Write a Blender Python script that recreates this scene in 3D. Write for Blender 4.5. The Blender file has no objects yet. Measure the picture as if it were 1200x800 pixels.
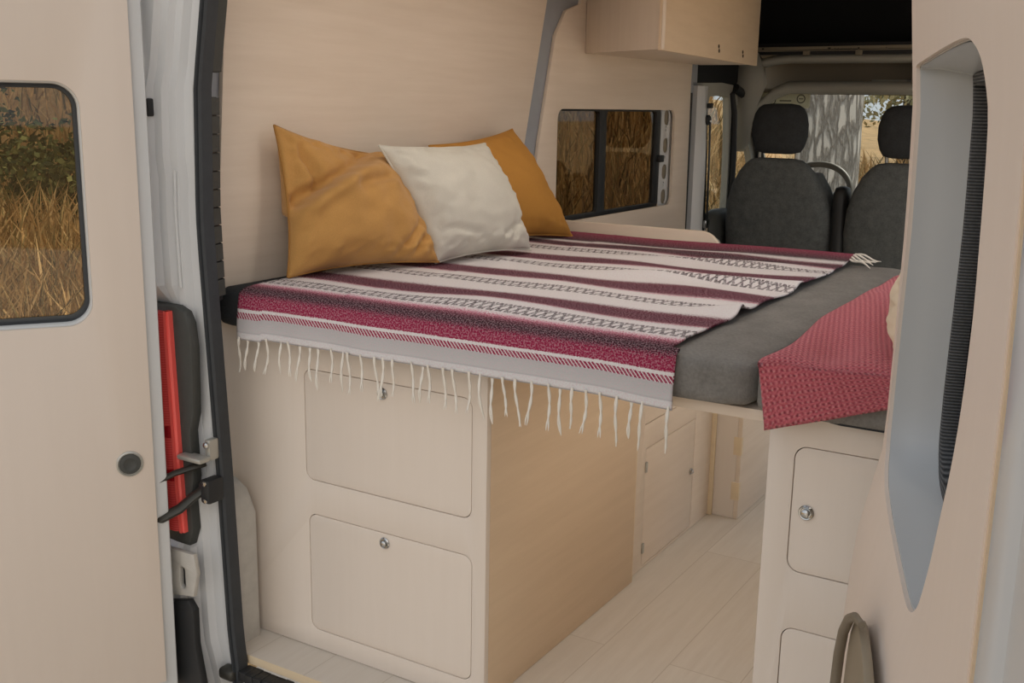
import bpy, bmesh, math, random
import numpy as np
from mathutils import Vector, Matrix, noise
random.seed(7)
rng = np.random.default_rng(11)
scene = bpy.context.scene
COL = scene.collection
PI = math.pi

# ------------------------------------------------------------------ materials
def lin(c):
    c = c / 255.0
    return c / 12.92 if c <= 0.04045 else ((c + 0.055) / 1.055) ** 2.4
def rgb(r, g, b): return (lin(r), lin(g), lin(b), 1.0)

class NT:
    def __init__(s, name):
        s.m = bpy.data.materials.new(name); s.m.use_nodes = True
        s.t = s.m.node_tree; s.t.nodes.clear()
        s.out = s.n('ShaderNodeOutputMaterial')
    def n(s, kind, **kw):
        nd = s.t.nodes.new(kind)
        for k, v in kw.items():
            if k.startswith('i_'):
                key = k[2:]
                key = int(key) if key.isdigit() else key.replace('_', ' ')
                s.put(nd, key, v)
            else: setattr(nd, k, v)
        return nd
    def put(s, nd, key, v):
        if isinstance(v, bpy.types.NodeSocket): s.t.links.new(v, nd.inputs[key])
        else: nd.inputs[key].default_value = v
    def math(s, op, a, b=0.0, c=0.0):
        nd = s.n('ShaderNodeMath', operation=op)
        for i, v in enumerate((a, b, c)):
            if i < len(nd.inputs): s.put(nd, i, v)
        return nd.outputs[0]
    def mix(s, f, a, b, blend='MIX'):
        nd = s.n('ShaderNodeMix', data_type='RGBA', blend_type=blend)
        s.put(nd, 0, f); s.put(nd, 6, a); s.put(nd, 7, b)
        return nd.outputs[2]
    def coord(s, out='Object', scale=(1, 1, 1), rot=(0, 0, 0)):
        tc = s.n('ShaderNodeTexCoord'); mp = s.n('ShaderNodeMapping')
        s.t.links.new(tc.outputs[out], mp.inputs[0])
        mp.inputs['Scale'].default_value = scale; mp.inputs['Rotation'].default_value = rot
        return mp.outputs[0]
    def noise(s, vec, scale, detail=4, rough=0.55, out=0):
        nd = s.n('ShaderNodeTexNoise', i_Scale=scale, i_Detail=detail, i_Roughness=rough)
        s.t.links.new(vec, nd.inputs['Vector']); return nd.outputs[out]
    def ramp(s, fac, stops, interp='LINEAR'):
        nd = s.n('ShaderNodeValToRGB'); cr = nd.color_ramp; cr.interpolation = interp
        s.put(nd, 0, fac)
        while len(cr.elements) < len(stops): cr.elements.new(0.5)
        for e, (p, c) in zip(cr.elements, stops): e.position = p; e.color = c
        return nd.outputs[0]
    def bsdf(s, color, rough=0.6, metal=0.0, bump=None, bstr=0.2, bdist=0.002, spec=0.4, **kw):
        b = s.n('ShaderNodeBsdfPrincipled')
        s.put(b, 'Base Color', color); s.put(b, 'Roughness', rough); s.put(b, 'Metallic', metal)
        s.put(b, 'Specular IOR Level', spec)
        for k, v in kw.items(): s.put(b, k.replace('_', ' '), v)
        if bump is not None:
            bn = s.n('ShaderNodeBump', i_Strength=bstr, i_Distance=bdist); s.t.links.new(bump, bn.inputs['Height'])
            s.t.links.new(bn.outputs[0], b.inputs['Normal'])
        s.t.links.new(b.outputs[0], s.out.inputs[0]); return s.m

def mat_plain(name, c, rough=0.6, metal=0.0, var=0.06, vscale=8, bump=0.0, bscale=200, **kw):
    t = NT(name); v = t.coord()
    n = t.noise(v, vscale, 3)
    col = t.mix(n, tuple(x * (1 - var) for x in c[:3]) + (1,), tuple(min(1, x * (1 + var)) for x in c[:3]) + (1,))
    bm = t.noise(v, bscale, 2) if bump else None
    return t.bsdf(col, rough, metal, bm, bump, **kw)

def mat_ply(name, c, axis, var=0.10, rough=0.5):
    """pale birch plywood, grain running along the given axis"""
    t = NT(name)
    sc = [14.0, 14.0, 14.0]; sc[axis] = 0.9
    v = t.coord(scale=tuple(sc)); v2 = t.coord(scale=tuple(1.3 if i != axis else .35 for i in range(3)))
    fine = t.noise(v, 3.0, 6, .65); broad = t.noise(v2, 1.6, 3, .5)
    f = t.math('ADD', t.math('MULTIPLY', fine, .55), t.math('MULTIPLY', broad, .45))
    f = t.ramp(f, [(0.30, (0, 0, 0, 1)), (0.70, (1, 1, 1, 1))])
    dark = tuple(x * k for x, k in zip(c[:3], (1 - var * .8, 1 - var * 1.1, 1 - var * 1.5))) + (1,)
    light = tuple(min(1, x * k) for x, k in zip(c[:3], (1 + var * .55, 1 + var * .5, 1 + var * .4))) + (1,)
    col = t.mix(f, dark, light)
    kn = t.n('ShaderNodeTexVoronoi', i_Scale=2.2); t.t.links.new(t.coord(), kn.inputs['Vector'])
    spot = t.ramp(kn.outputs['Distance'], [(0.0, (1, 1, 1, 1)), (0.012, (1, 1, 1, 1)), (0.022, (0, 0, 0, 1))])
    col = t.mix(t.math('MULTIPLY', spot, .35), col, rgb(120, 86, 60))
    return t.bsdf(col, rough, 0, fine, .05, .001, spec=.3)

PLYC = rgb(222, 208, 192)
M = {}
M['ply_x'] = mat_ply('birch_ply_x', PLYC, 0)
M['ply_y'] = mat_ply('birch_ply_y', PLYC, 1)
M['ply_z'] = mat_ply('birch_ply_z', PLYC, 2)
M['ply_pale'] = mat_ply('birch_ply_pale', rgb(222, 211, 199), 2, .032)
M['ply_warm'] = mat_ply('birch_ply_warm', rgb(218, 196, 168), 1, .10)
M['ply_edge'] = mat_ply('ply_edge', rgb(222, 204, 174), 0, .12)
M['gap'] = mat_plain('shadow_gap', rgb(60, 48, 38), .9)
M['white_paint'] = mat_plain('grey_white_paint', rgb(208, 209, 209), .36, var=.05, vscale=4)
M['white_dirty'] = mat_plain('speckled_white_paint', rgb(186, 182, 174), .55, var=.16, vscale=40)
M['steel_blue'] = mat_plain('grey_blue_paint', rgb(196, 198, 198), .22, var=.03)
M['steel_grey'] = mat_plain('grey_steel', rgb(150, 154, 160), .45, var=.12, vscale=12)
M['rubber'] = mat_plain('black_rubber', rgb(52, 55, 58), .55, var=.2, vscale=60)
M['black'] = mat_plain('black_plastic', rgb(38, 39, 40), .5, var=.2)
M['dark_plastic'] = mat_plain('dark_grey_plastic', rgb(66, 67, 64), .6, var=.15, vscale=60, bump=.2)
M['dark_insul'] = mat_plain('dark_headlining', rgb(24, 26, 28), .9, var=.2)
M['chrome'] = mat_plain('chrome', rgb(190, 190, 188), .22, 1.0, var=.03)
M['bracket'] = mat_plain('dull_metal', rgb(176, 174, 166), .38, .5, var=.1)
M['dark_metal'] = mat_plain('dark_oiled_steel', rgb(70, 68, 62), .45, .5, var=.15)
M['cab_trim'] = mat_plain('cab_trim_plastic', rgb(168, 166, 156), .6, var=.06)
M['cab_shelf'] = mat_plain('cab_shelf_plastic', rgb(140, 130, 112), .65, var=.08, bump=.15)
M['cream_board'] = mat_ply('cream_board', rgb(226, 210, 190), 0, .06)
M['brown_plastic'] = mat_plain('brown_grey_plastic', rgb(120, 110, 94), .55, var=.08, bump=.15)
M['white_label'] = mat_plain('white_label', rgb(225, 224, 210), .5, var=.03)

def mat_floor():
    t = NT('pale_laminate_floor')
    v = t.coord(rot=(0, 0, PI / 2))
    br = t.n('ShaderNodeTexBrick', offset=.37, i_Scale=1.0, i_Mortar_Size=.0012, i_Brick_Width=1.0, i_Row_Height=.16)
    t.t.links.new(v, br.inputs['Vector'])
    br.inputs['Color1'].default_value = rgb(224, 217, 206); br.inputs['Color2'].default_value = rgb(214, 205, 192)
    br.inputs['Mortar'].default_value = rgb(192, 181, 166); br.inputs['Bias'].default_value = 0
    g = t.noise(t.coord(scale=(16, 1.2, 1)), 3, 6, .65)
    col = t.mix(t.ramp(g, [(.3, (0, 0, 0, 1)), (.75, (.55, .55, .55, 1))]), br.outputs[0], rgb(198, 187, 172))
    return t.bsdf(col, .42, 0, g, .05, .001, spec=.35)
M['floor'] = mat_floor()

def mat_tail():
    t = NT('red_tail_lens'); v = t.coord()
    n = t.n('ShaderNodeTexWave', i_Scale=60.0, i_Distortion=0.0, bands_direction='Z'); t.t.links.new(v, n.inputs['Vector'])
    return t.bsdf(t.mix(n.outputs[0], rgb(196, 58, 56), rgb(214, 80, 76)), .18, 0, n.outputs[0], .1, .001, spec=.6)
M['tail_red'] = mat_tail()
M['tail_dark'] = mat_plain('dark_red_lens', rgb(150, 14, 24), .15)
M['tail_pink'] = mat_plain('clear_red_lens', rgb(238, 96, 88), .2)

def mat_glass(name, tint, refl=.05, rough=.02):
    t = NT(name)
    tr = t.n('ShaderNodeBsdfTransparent'); tr.inputs[0].default_value = tint
    gl = t.n('ShaderNodeBsdfGlossy'); gl.inputs['Roughness'].default_value = rough
    lw = t.n('ShaderNodeLayerWeight', i_Blend=.5)
    fr = t.math('ADD', .04, t.math('MULTIPLY', .9, t.math('POWER', lw.outputs['Facing'], 5.0)))
    mx = t.n('ShaderNodeMixShader'); t.t.links.new(fr, mx.inputs[0])
    t.t.links.new(tr.outputs[0], mx.inputs[1]); t.t.links.new(gl.outputs[0], mx.inputs[2])
    t.t.links.new(mx.outputs[0], t.out.inputs[0]); return t.m
M['glass_tint'] = mat_glass('tinted_glass', (.50, .45, .37, 1))
M['glass_clear'] = mat_glass('clear_glass', (.90, .92, .90, 1))
M['glass_dark'] = mat_glass('privacy_glass', (.05, .05, .055, 1))

def mat_ribbed():
    t = NT('ribbed_rubber'); v = t.coord()
    w = t.n('ShaderNodeTexWave', i_Scale=75.0, i_Distortion=.3, i_Detail=1.0, bands_direction='Z'); t.t.links.new(v, w.inputs['Vector'])
    n = t.noise(v, 300, 2)
    f = t.math('MULTIPLY', w.outputs[1], t.math('ADD', n, .4))
    return t.bsdf(t.mix(f, rgb(40, 42, 44), rgb(112, 112, 112)), .6, 0, w.outputs[1], .6, .003)
M['ribbed'] = mat_ribbed()

def mat_fabric(name, c, weave=420, var=.12, rough=.95, bstr=.35, sheen=.0, vs=10):
    t = NT(name); v = t.coord()
    a = t.noise(v, weave, 2, .6); b = t.noise(v, vs, 4, .6)
    f = t.math('ADD', t.math('MULTIPLY', a, .5), t.math('MULTIPLY', b, .5))
    f = t.ramp(f, [(.3, (0, 0, 0, 1)), (.7, (1, 1, 1, 1))])
    col = t.mix(f, tuple(x * (1 - var) for x in c[:3]) + (1,), tuple(min(1, x * (1 + var)) for x in c[:3]) + (1,))
    return t.bsdf(col, rough, 0, a, bstr, .0015, spec=.15, Sheen_Weight=sheen)
M['linen_grey'] = mat_fabric('grey_linen', rgb(122, 119, 114), 190, .24, .95, .8, 0, 16)
M['dark_cloth'] = mat_fabric('dark_mattress_cloth', rgb(52, 54, 56), 300, .2)
M['mustard'] = mat_fabric('mustard_velvet', rgb(188, 142, 82), 500, .14, .9, .2, .15, 7)
M['mustard_deep'] = mat_fabric('deep_mustard_cotton', rgb(182, 130, 62), 500, .07, .95, .2)
M['mustard_seam'] = mat_fabric('mustard_piping', rgb(164, 120, 66), 500, .1)
M['offwhite'] = mat_fabric('offwhite_linen', rgb(206, 201, 188), 420, .07, .95, .35)
M['cream_cotton'] = mat_fabric('cream_cotton', rgb(222, 205, 180), 420, .05)
M['seat_back'] = mat_fabric('charcoal_seat_cloth', rgb(92, 95, 95), 260, .35, .95, .4, 0, 40)
M['head_cloth'] = mat_fabric('black_seat_cloth', rgb(56, 58, 60), 260, .25, .95, .4, 0, 40)
M['tassel'] = mat_fabric('cream_yarn', rgb(226, 221, 211), 600, .06)

def mat_throw():
    t = NT('red_waffle_knit')
    uv = t.n('ShaderNodeUVMap').outputs[0]
    sp = t.n('ShaderNodeSeparateXYZ'); t.t.links.new(uv, sp.inputs[0])
    def wave(s_, f, ph=0.0):
        return t.math('SINE', t.math('ADD', t.math('MULTIPLY', s_, f), ph))
    k = 2 * PI / .0088
    wx = wave(sp.outputs[0], k); wy = wave(sp.outputs[1], k * .8)
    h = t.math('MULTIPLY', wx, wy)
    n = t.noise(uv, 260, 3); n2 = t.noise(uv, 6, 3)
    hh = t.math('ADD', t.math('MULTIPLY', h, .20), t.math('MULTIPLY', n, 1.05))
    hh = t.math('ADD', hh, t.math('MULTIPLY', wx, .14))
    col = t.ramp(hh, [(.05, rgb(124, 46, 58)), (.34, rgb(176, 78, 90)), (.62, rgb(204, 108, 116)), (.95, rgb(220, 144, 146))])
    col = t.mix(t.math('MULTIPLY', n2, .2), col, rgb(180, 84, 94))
    return t.bsdf(col, .95, 0, hh, .9, .006, spec=.1, Sheen_Weight=.2)
M['throw'] = mat_throw()

def mat_serape():
    """stripes across the blanket: UV.x = metres along the stripe, UV.y = metres from the bed's rear edge (+0.1)"""
    t = NT('striped_serape')
    uv = t.n('ShaderNodeUVMap').outputs[0]
    sp = t.n('ShaderNodeSeparateXYZ'); t.t.links.new(uv, sp.inputs[0])
    X, S = sp.outputs[0], sp.outputs[1]
    mp = t.n('ShaderNodeMapping'); t.t.links.new(uv, mp.inputs[0]); mp.inputs['Scale'].default_value = (1, 1, 1)
    wn = t.noise(mp.outputs[0], 330, 2, .7)
    mp2 = t.n('ShaderNodeMapping'); t.t.links.new(uv, mp2.inputs[0]); mp2.inputs['Scale'].default_value = (14, 160, 1)
    st = t.noise(mp2.outputs[0], 3, 3, .6)
    d = t.math('ADD', t.math('MULTIPLY', t.math('SUBTRACT', wn, .5), .085), t.math('MULTIPLY', t.math('SUBTRACT', st, .5), .016))
    # blurred (dyed) position for wide bands, exact one for crisp lines
    s_soft = t.math('ADD', S, d)
    W = rgb(216, 213, 211); G = rgb(176, 172, 170)
    MAG = rgb(142, 34, 68); MAR = rgb(92, 18, 42); BLK = rgb(28, 20, 24); PNK = rgb(204, 120, 140)
    L = 1.45
    def at(v): return max(0, min(1, (v + .1) / L))
    stops = [(-.1, W), (.013, W)]
    stops = [(at(-.045), MAG), (at(-.012), MAG), (at(-.006), MAR), (at(.012), BLK), (at(.04), MAR), (at(.058), PNK), (at(.066), W)]
    for c, w in ((.225, .043), (.515, .044), (.815, .043), (1.10, .042)):
        stops += [(at(c - w - .012), W), (at(c - w), MAR), (at(c), BLK if c > 1 else rgb(78, 26, 42)), (at(c + w), MAR), (at(c + w + .012), W)]
    stops += [(at(1.175), W), (at(1.19), BLK), (at(1.25), MAR), (at(1.31), MAG)]
    fac = t.math('DIVIDE', s_soft, L)
    # noise centred bands
    col = t.ramp(fac, stops)
    # crisp hanging hem: white with woven grey lines, thin maroon line, pale line
    s0 = t.math('SUBTRACT', S, .1)
    wob = t.math('ADD', s0, t.math('MULTIPLY', t.math('SUBTRACT', wn, .5), .006))
    def band(a, b, src=wob):
        return t.math('MULTIPLY', t.math('GREATER_THAN', src, a), t.math('LESS_THAN', src, b))
    col = t.mix(t.math('LESS_THAN', wob, -.036), col, W)
    zig = t.math('PINGPONG', t.math('ADD', X, t.math('MULTIPLY', s0, 1.0)), .004)
    col = t.mix(t.math('MULTIPLY', band(-.054, -.042), t.math('GREATER_THAN', zig, .0012)), col, MAG)
    hem = t.ramp(t.math('MULTIPLY', t.math('ADD', s0, .12), 10), [(.05, rgb(214, 214, 214)), (.18, rgb(205, 205, 207)), (.235, rgb(168, 170, 174)), (.25, rgb(214, 214, 214)), (.36, rgb(210, 210, 210)), (.38, rgb(176, 178, 180)), (.41, rgb(190, 190, 190)), (.62, rgb(178, 178, 178))])
    col = t.mix(t.math('LESS_THAN', wob, -.054), col, hem)
    # pink hair lines next to bands
    for a in (.176, .462, .766, 1.05):
        col = t.mix(t.math('MULTIPLY', band(a, a + .005), .7), col, PNK)
    # black diamond / feather pattern rows
    for c in (.105, .385, .685, .985):
        rel = t.math('DIVIDE', t.math('SUBTRACT', s0, c), .028)
        rel = t.math('ADD', rel, t.math('MULTIPLY', t.math('SUBTRACT', wn, .5), .5))
        ab = t.math('ABSOLUTE', rel)
        tri = t.math('DIVIDE', t.math('PINGPONG', X, .010), .010)
        dia = t.math('LESS_THAN', t.math('ABSOLUTE', t.math('SUBTRACT', ab, tri)), .30)
        fr = t.math('FRACT', t.math('ADD', t.math('DIVIDE', X, .0100), t.math('MULTIPLY', rel, .35)))
        dot = t.math('MULTIPLY', t.math('GREATER_THAN', ab, .55), t.math('LESS_THAN', fr, .5))
        m1 = t.math('MAXIMUM', dia, dot)
        m1 = t.math('MULTIPLY', m1, t.math('LESS_THAN', ab, 1.02))
        m1 = t.math('MULTIPLY', m1, t.math('GREATER_THAN', t.math('ADD', t.math('MULTIPLY', st, .6), t.math('MULTIPLY', wn, .4)), .46))
        col = t.mix(t.math('MULTIPLY', m1, .88), col, rgb(26, 25, 28))
    # heathered white flecks in every coloured band
    fk = t.ramp(t.noise(mp2.outputs[0], 9, 2, .7), [(.50, (0, 0, 0, 1)), (.66, (1, 1, 1, 1))])
    dk = t.math('MULTIPLY', fk, t.math('GREATER_THAN', s0, -.012))
    isw = t.n('ShaderNodeRGBToBW'); t.t.links.new(col, isw.inputs[0])
    dk = t.math('MULTIPLY', dk, t.math('LESS_THAN', isw.outputs[0], .18))
    col = t.mix(t.math('MULTIPLY', dk, .6), col, rgb(30, 22, 26))
    fl = t.ramp(t.noise(uv, 300, 1, .5), [(.46, (0, 0, 0, 1)), (.60, (1, 1, 1, 1))])
    col = t.mix(t.math('MULTIPLY', fl, .34), col, rgb(206, 176, 184))
    return t.bsdf(col, .95, 0, wn, .5, .003, spec=.1)
M['serape'] = mat_serape()

def mat_bark():
    t = NT('grey_bark'); v = t.coord(scale=(1, 1, .2))
    vo = t.n('ShaderNodeTexVoronoi', feature='DISTANCE_TO_EDGE', i_Scale=17.0)
    nz = t.noise(v, 9, 5, .7, out=1); mx = t.mix(.10, v, nz)
    t.t.links.new(mx, vo.inputs['Vector'])
    f = t.ramp(vo.outputs['Distance'], [(0, (0, 0, 0, 1)), (.22, (1, 1, 1, 1))])
    col = t.mix(f, rgb(150, 143, 135), rgb(214, 208, 200))
    return t.bsdf(col, .9, 0, f, 1.0, .03)
M['bark'] = mat_bark()
M['bark_dark'] = mat_plain('dark_bark', rgb(70, 62, 52), .9, var=.3, vscale=20)

def mat_island(name, stops, rough=.9, trans=.25):
    t = NT(name)
    g = t.n('ShaderNodeNewGeometry')
    col = t.ramp(g.outputs['Random Per Island'], stops)
    return t.bsdf(col, rough, spec=.1)
M['grass'] = mat_island('golden_grass', [(0, rgb(92, 84, 56)), (.3, rgb(146, 118, 78)), (.6, rgb(188, 154, 106)), (.85, rgb(210, 182, 136)), (1, rgb(126, 118, 76))])
M['leaf_dark'] = mat_island('dark_leaves', [(0, rgb(34, 44, 28)), (.5, rgb(66, 78, 46)), (1, rgb(120, 124, 80))])
M['leaf_pale'] = mat_island('haze_pale_leaves', [(0, rgb(120, 124, 96)), (.5, rgb(160, 160, 130)), (1, rgb(200, 190, 150))])  # distance haze is put into the leaf colour
def mat_ground():
    t = NT('dry_meadow_ground'); v = t.coord()
    n = t.noise(v, .6, 6, .7); n2 = t.noise(v, 9, 4, .7)
    f = t.math('ADD', t.math('MULTIPLY', n, .6), t.math('MULTIPLY', n2, .4))
    col = t.ramp(f, [(.3, rgb(100, 90, 60)), (.5, rgb(164, 132, 88)), (.7, rgb(194, 160, 112))])
    return t.bsdf(col, .95, 0, n2, .5, .05)
M['ground'] = mat_ground()

# ------------------------------------------------------------------ object helpers
def finish(o, mat, parent=None, smooth=None):
    if mat is not None: o.data.materials.append(M[mat] if isinstance(mat, str) else mat)
    COL.objects.link(o)
    if parent is not None:
        o.parent = parent
        w = root_loc(parent)
        if w.length > 0: o.data.transform(Matrix.Translation(-w))
    if smooth is not None:
        me = o.data
        me.shade_smooth()
        if smooth < 179: me.set_sharp_from_angle(angle=math.radians(smooth))
    return o
def root_loc(p):
    w = Vector((0, 0, 0))
    while p is not None: w += p.location; p = p.parent
    return w
def from_bm(name, bm, mat, parent=None, smooth=None):
    bmesh.ops.recalc_face_normals(bm, faces=bm.faces[:])
    me = bpy.data.meshes.new(name); bm.to_mesh(me); bm.free()
    return finish(bpy.data.objects.new(name, me), mat, parent, smooth)
def tag(o, label, cat, group=None, kind=None):
    o['label'] = label; o['category'] = cat
    if group: o['group'] = group
    if kind: o['kind'] = kind
    return o
def thing(name, loc, label, cat, group=None, kind=None):
    o = bpy.data.objects.new(name, None); o.location = loc; o.empty_display_size = .05
    COL.objects.link(o); return tag(o, label, cat, group, kind)

def add_box(bm, a, b, bev=0.0, seg=2, mtx=None):
    t = bmesh.new()
    a, b = [min(p, q) for p, q in zip(a, b)], [max(p, q) for p, q in zip(a, b)]
    vs = [t.verts.new((x, y, z)) for x in (a[0], b[0]) for y in (a[1], b[1]) for z in (a[2], b[2])]
    for f in ((0, 1, 3, 2), (4, 6, 7, 5), (0, 4, 5, 1), (2, 3, 7, 6), (0, 2, 6, 4), (1, 5, 7, 3)): t.faces.new([vs[i] for i in f])
    if bev: bmesh.ops.bevel(t, geom=t.edges[:], offset=bev, segments=seg, affect='EDGES', profile=.5)
    if mtx is not None: t.transform(mtx)
    merge(bm, t)
def merge(bm, t):
    me = bpy.data.meshes.new('tmp'); t.to_mesh(me); t.free(); bm.from_mesh(me); bpy.data.meshes.remove(me)
def box(name, a, b, mat, parent=None, bev=.002, seg=2, smooth=40):
    bm = bmesh.new(); add_box(bm, a, b, bev, seg); return from_bm(name, bm, mat, parent, smooth)

def frame(o, ex, ey):
    ex = Vector(ex).normalized(); ey = Vector(ey).normalized(); n = ex.cross(ey)
    return Matrix(((ex.x, ey.x, n.x, o[0]), (ex.y, ey.y, n.y, o[1]), (ex.z, ey.z, n.z, o[2]), (0, 0, 0, 1)))
def rrect(x0, y0, x1, y1, r, n=8):
    if not isinstance(r, (tuple, list)): r = (r,) * 4      # BL, BR, TR, TL
    pts = []
    for (cx, cy, a0, rr) in ((x0 + r[0], y0 + r[0], PI, r[0]), (x1 - r[1], y0 + r[1], 1.5 * PI, r[1]), (x1 - r[2], y1 - r[2], 0, r[2]), (x0 + r[3], y1 - r[3], PI / 2, r[3])):
        for k in range(n + 1):
            a = a0 + PI / 2 * k / n; pts.append((cx + rr * math.cos(a), cy + rr * math.sin(a)))
    out = []
    for p in pts:
        if not out or math.hypot(p[0] - out[-1][0], p[1] - out[-1][1]) > 1e-5: out.append(p)
    if math.hypot(out[0][0] - out[-1][0], out[0][1] - out[-1][1]) < 1e-5: out.pop()
    return out
def smooth_loop(pts, n=6):
    out = []; N = len(pts)
    for i in range(N):
        p0, p1, p2, p3 = (Vector(pts[(i + k) % N]) for k in (-1, 0, 1, 2))
        for k in range(n):
            t = k / n
            out.append(tuple(.5 * ((2 * p1) + (p2 - p0) * t + (2 * p0 - 5 * p1 + 4 * p2 - p3) * t * t + (3 * p1 - p0 - 3 * p2 + p3) * t ** 3)))
    return out
def plate_bm(outer, holes, z0, z1, mtx, bev=0.0):
    """a flat board with holes; local z from z0 to z1"""
    cu = bpy.data.curves.new('tmpc', 'CURVE'); cu.dimensions = '2D'; cu.fill_mode = 'BOTH'
    th = abs(z1 - z0); cu.extrude = max(th / 2 - bev, 1e-5)
    if bev: cu.bevel_depth = bev; cu.bevel_resolution = 1; cu.offset = -bev
    for loop in [outer] + list(holes):
        sp = cu.splines.new('POLY'); sp.points.add(len(loop) - 1); sp.use_cyclic_u = True
        for p, q in zip(sp.points, loop): p.co = (q[0], q[1], 0, 1)
    ob = bpy.data.objects.new('tmpc', cu); COL.objects.link(ob)
    dg = bpy.context.evaluated_depsgraph_get()
    me = bpy.data.meshes.new_from_object(ob.evaluated_get(dg))
    bpy.data.objects.remove(ob); bpy.data.curves.remove(cu)
    me.transform(Matrix.Translation((0, 0, (z0 + z1) / 2)))
    bm = bmesh.new(); bm.from_mesh(me); bpy.data.meshes.remove(me)
    bmesh.ops.remove_doubles(bm, verts=bm.verts[:], dist=1e-5)
    bm.transform(mtx); return bm
def plate(name, outer, holes, z0, z1, mtx, mat, parent=None, bev=0.0, smooth=35):
    return from_bm(name, plate_bm(outer, holes, z0, z1, mtx, bev), mat, parent, smooth)

def add_loft(bm, rings, cap=True, closed=True):
    rr = [[bm.verts.new(p) for p in r] for r in rings]
    n = len(rr[0])
    for a, b in zip(rr[:-1], rr[1:]):
        for i in range(n if closed else n - 1):
            j = (i + 1) % n; bm.faces.new((a[i], a[j], b[j], b[i]))
    if cap and closed: bm.faces.new(rr[0][::-1]); bm.faces.new(rr[-1])
def add_tube(bm, pts, rad, n=8, cap=True, flat=None):
    pts = [Vector(p) for p in pts]
    rads = rad if isinstance(rad, (list, tuple)) else [rad] * len(pts)
    rings = []; prev = None
    for i, p in enumerate(pts):
        t = (pts[min(i + 1, len(pts) - 1)] - pts[max(i - 1, 0)]).normalized()
        if prev is None:
            a = Vector((0, 0, 1)) if abs(t.z) < .9 else Vector((1, 0, 0)); u = t.cross(a).normalized()
        else: u = (prev - t * prev.dot(t)).normalized()
        prev = u; w = t.cross(u)
        k = flat or 1.0
        rings.append([p + u * math.cos(2 * PI * j / n) * rads[i] + w * math.sin(2 * PI * j / n) * rads[i] * k for j in range(n)])
    add_loft(bm, rings, cap)
def tube(name, pts, rad, mat, parent=None, n=8, flat=None):
    bm = bmesh.new(); add_tube(bm, pts, rad, n, True, flat); return from_bm(name, bm, mat, parent, 60)
def lathe_bm(prof, mtx, n=24, cap=True):
    bm = bmesh.new()
    add_loft(bm, [[mtx @ Vector((max(r, 1e-4) * math.cos(2 * PI * k / n), max(r, 1e-4) * math.sin(2 * PI * k / n), z)) for k in range(n)] for r, z in prof], cap)
    return bm
def lathe(name, prof, mtx, mat, parent=None, n=24, cap=True): return from_bm(name, lathe_bm(prof, mtx, n, cap), mat, parent, 40)

def grid_obj(name, P, mat, parent=None, uv=None, thick=0.0):
    """P: array [m][n] of points"""
    bm = bmesh.new(); ul = bm.loops.layers.uv.new('UVMap') if uv is not None else None
    vs = [[bm.verts.new(p) for p in r] for r in P]
    for i in range(len(P) - 1):
        for j in range(len(P[0]) - 1):
            f = bm.faces.new((vs[i][j], vs[i][j + 1], vs[i + 1][j + 1], vs[i + 1][j]))
            if ul:
                for l, (a, b) in zip(f.loops, ((i, j), (i, j + 1), (i + 1, j + 1), (i + 1, j))): l[ul].uv = uv[a][b]
    me = bpy.data.meshes.new(name); bm.to_mesh(me); bm.free()
    o = finish(bpy.data.objects.new(name, me), mat, parent, 180)
    if thick:
        md = o.modifiers.new('thick', 'SOLIDIFY'); md.thickness = thick; md.offset = -1
    return o
def soft_box(name, a, b, r, mat, parent=None, puff=.0, amp=.0, seed=0, cuts=14):
    """cushion-like rounded box with a slightly uneven surface"""
    bm = bmesh.new(); add_box(bm, a, b, 0)
    bmesh.ops.subdivide_edges(bm, edges=bm.edges[:], cuts=cuts, use_grid_fill=True)
    A, B = Vector(a), Vector(b)
    for v in bm.verts:
        q = Vector([min(max(v.co[i], A[i] + r), B[i] - r) for i in range(3)])
        d = v.co - q
        if d.length > 1e-9:
            v.co = q + d.normalized() * r if sum(1 for i in range(3) if abs(d[i]) > 1e-9) > 1 else v.co
        nz = noise.noise(v.co * 5 + Vector((seed, 0, 0)))
        c = (v.co - (A + B) / 2)
        v.co += Vector((0, 0, 1)) * nz * amp + Vector((0, 0, 1 if c.z > 0 else -1)) * 0
    return from_bm(name, bm, mat, parent, 180)

# ------------------------------------------------------------------ camera (35 mm-class lens, eye height above the load floor)
def setup_camera():
    yaw, pit, roll = (math.radians(a) for a in (31.25386, 12.41301, 0.98694))
    cy, sy, cp, sp = math.cos(yaw), math.sin(yaw), math.cos(pit), math.sin(pit)
    fwd = Vector((-sy * cp, cy * cp, -sp)); right = Vector((cy, sy, 0)); up = right.cross(fwd)
    r2 = right * math.cos(roll) + up * math.sin(roll); u2 = -right * math.sin(roll) + up * math.cos(roll)
    cam = bpy.data.cameras.new('camera'); cam.sensor_width = 36; cam.lens = 1260.65 / 1200 * 36; cam.clip_start = .02
    co = bpy.data.objects.new('camera', cam); COL.objects.link(co)
    co.matrix_world = Matrix(((r2.x, u2.x, -fwd.x, .817), (r2.y, u2.y, -fwd.y, -1.67), (r2.z, u2.z, -fwd.z, 1.2), (0, 0, 0, 1)))
    scene.camera = co
setup_camera()

XL, XR, ZC, YF = -.935, .60, 1.66, 2.62       # left lining, right lining, ceiling, end of the load space
def struct(o, label, cat): return tag(o, label, cat, None, 'structure')
FX = lambda x: frame((x, 0, 0), (0, 1, 0), (0, 0, 1))       # plane x = const: local (Y, Z), normal +X
FY = lambda y: frame((0, y, 0), (1, 0, 0), (0, 0, 1))       # plane y = const: local (X, Z), normal -Y
FZ = lambda z: frame((0, 0, z), (1, 0, 0), (0, 1, 0))

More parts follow.
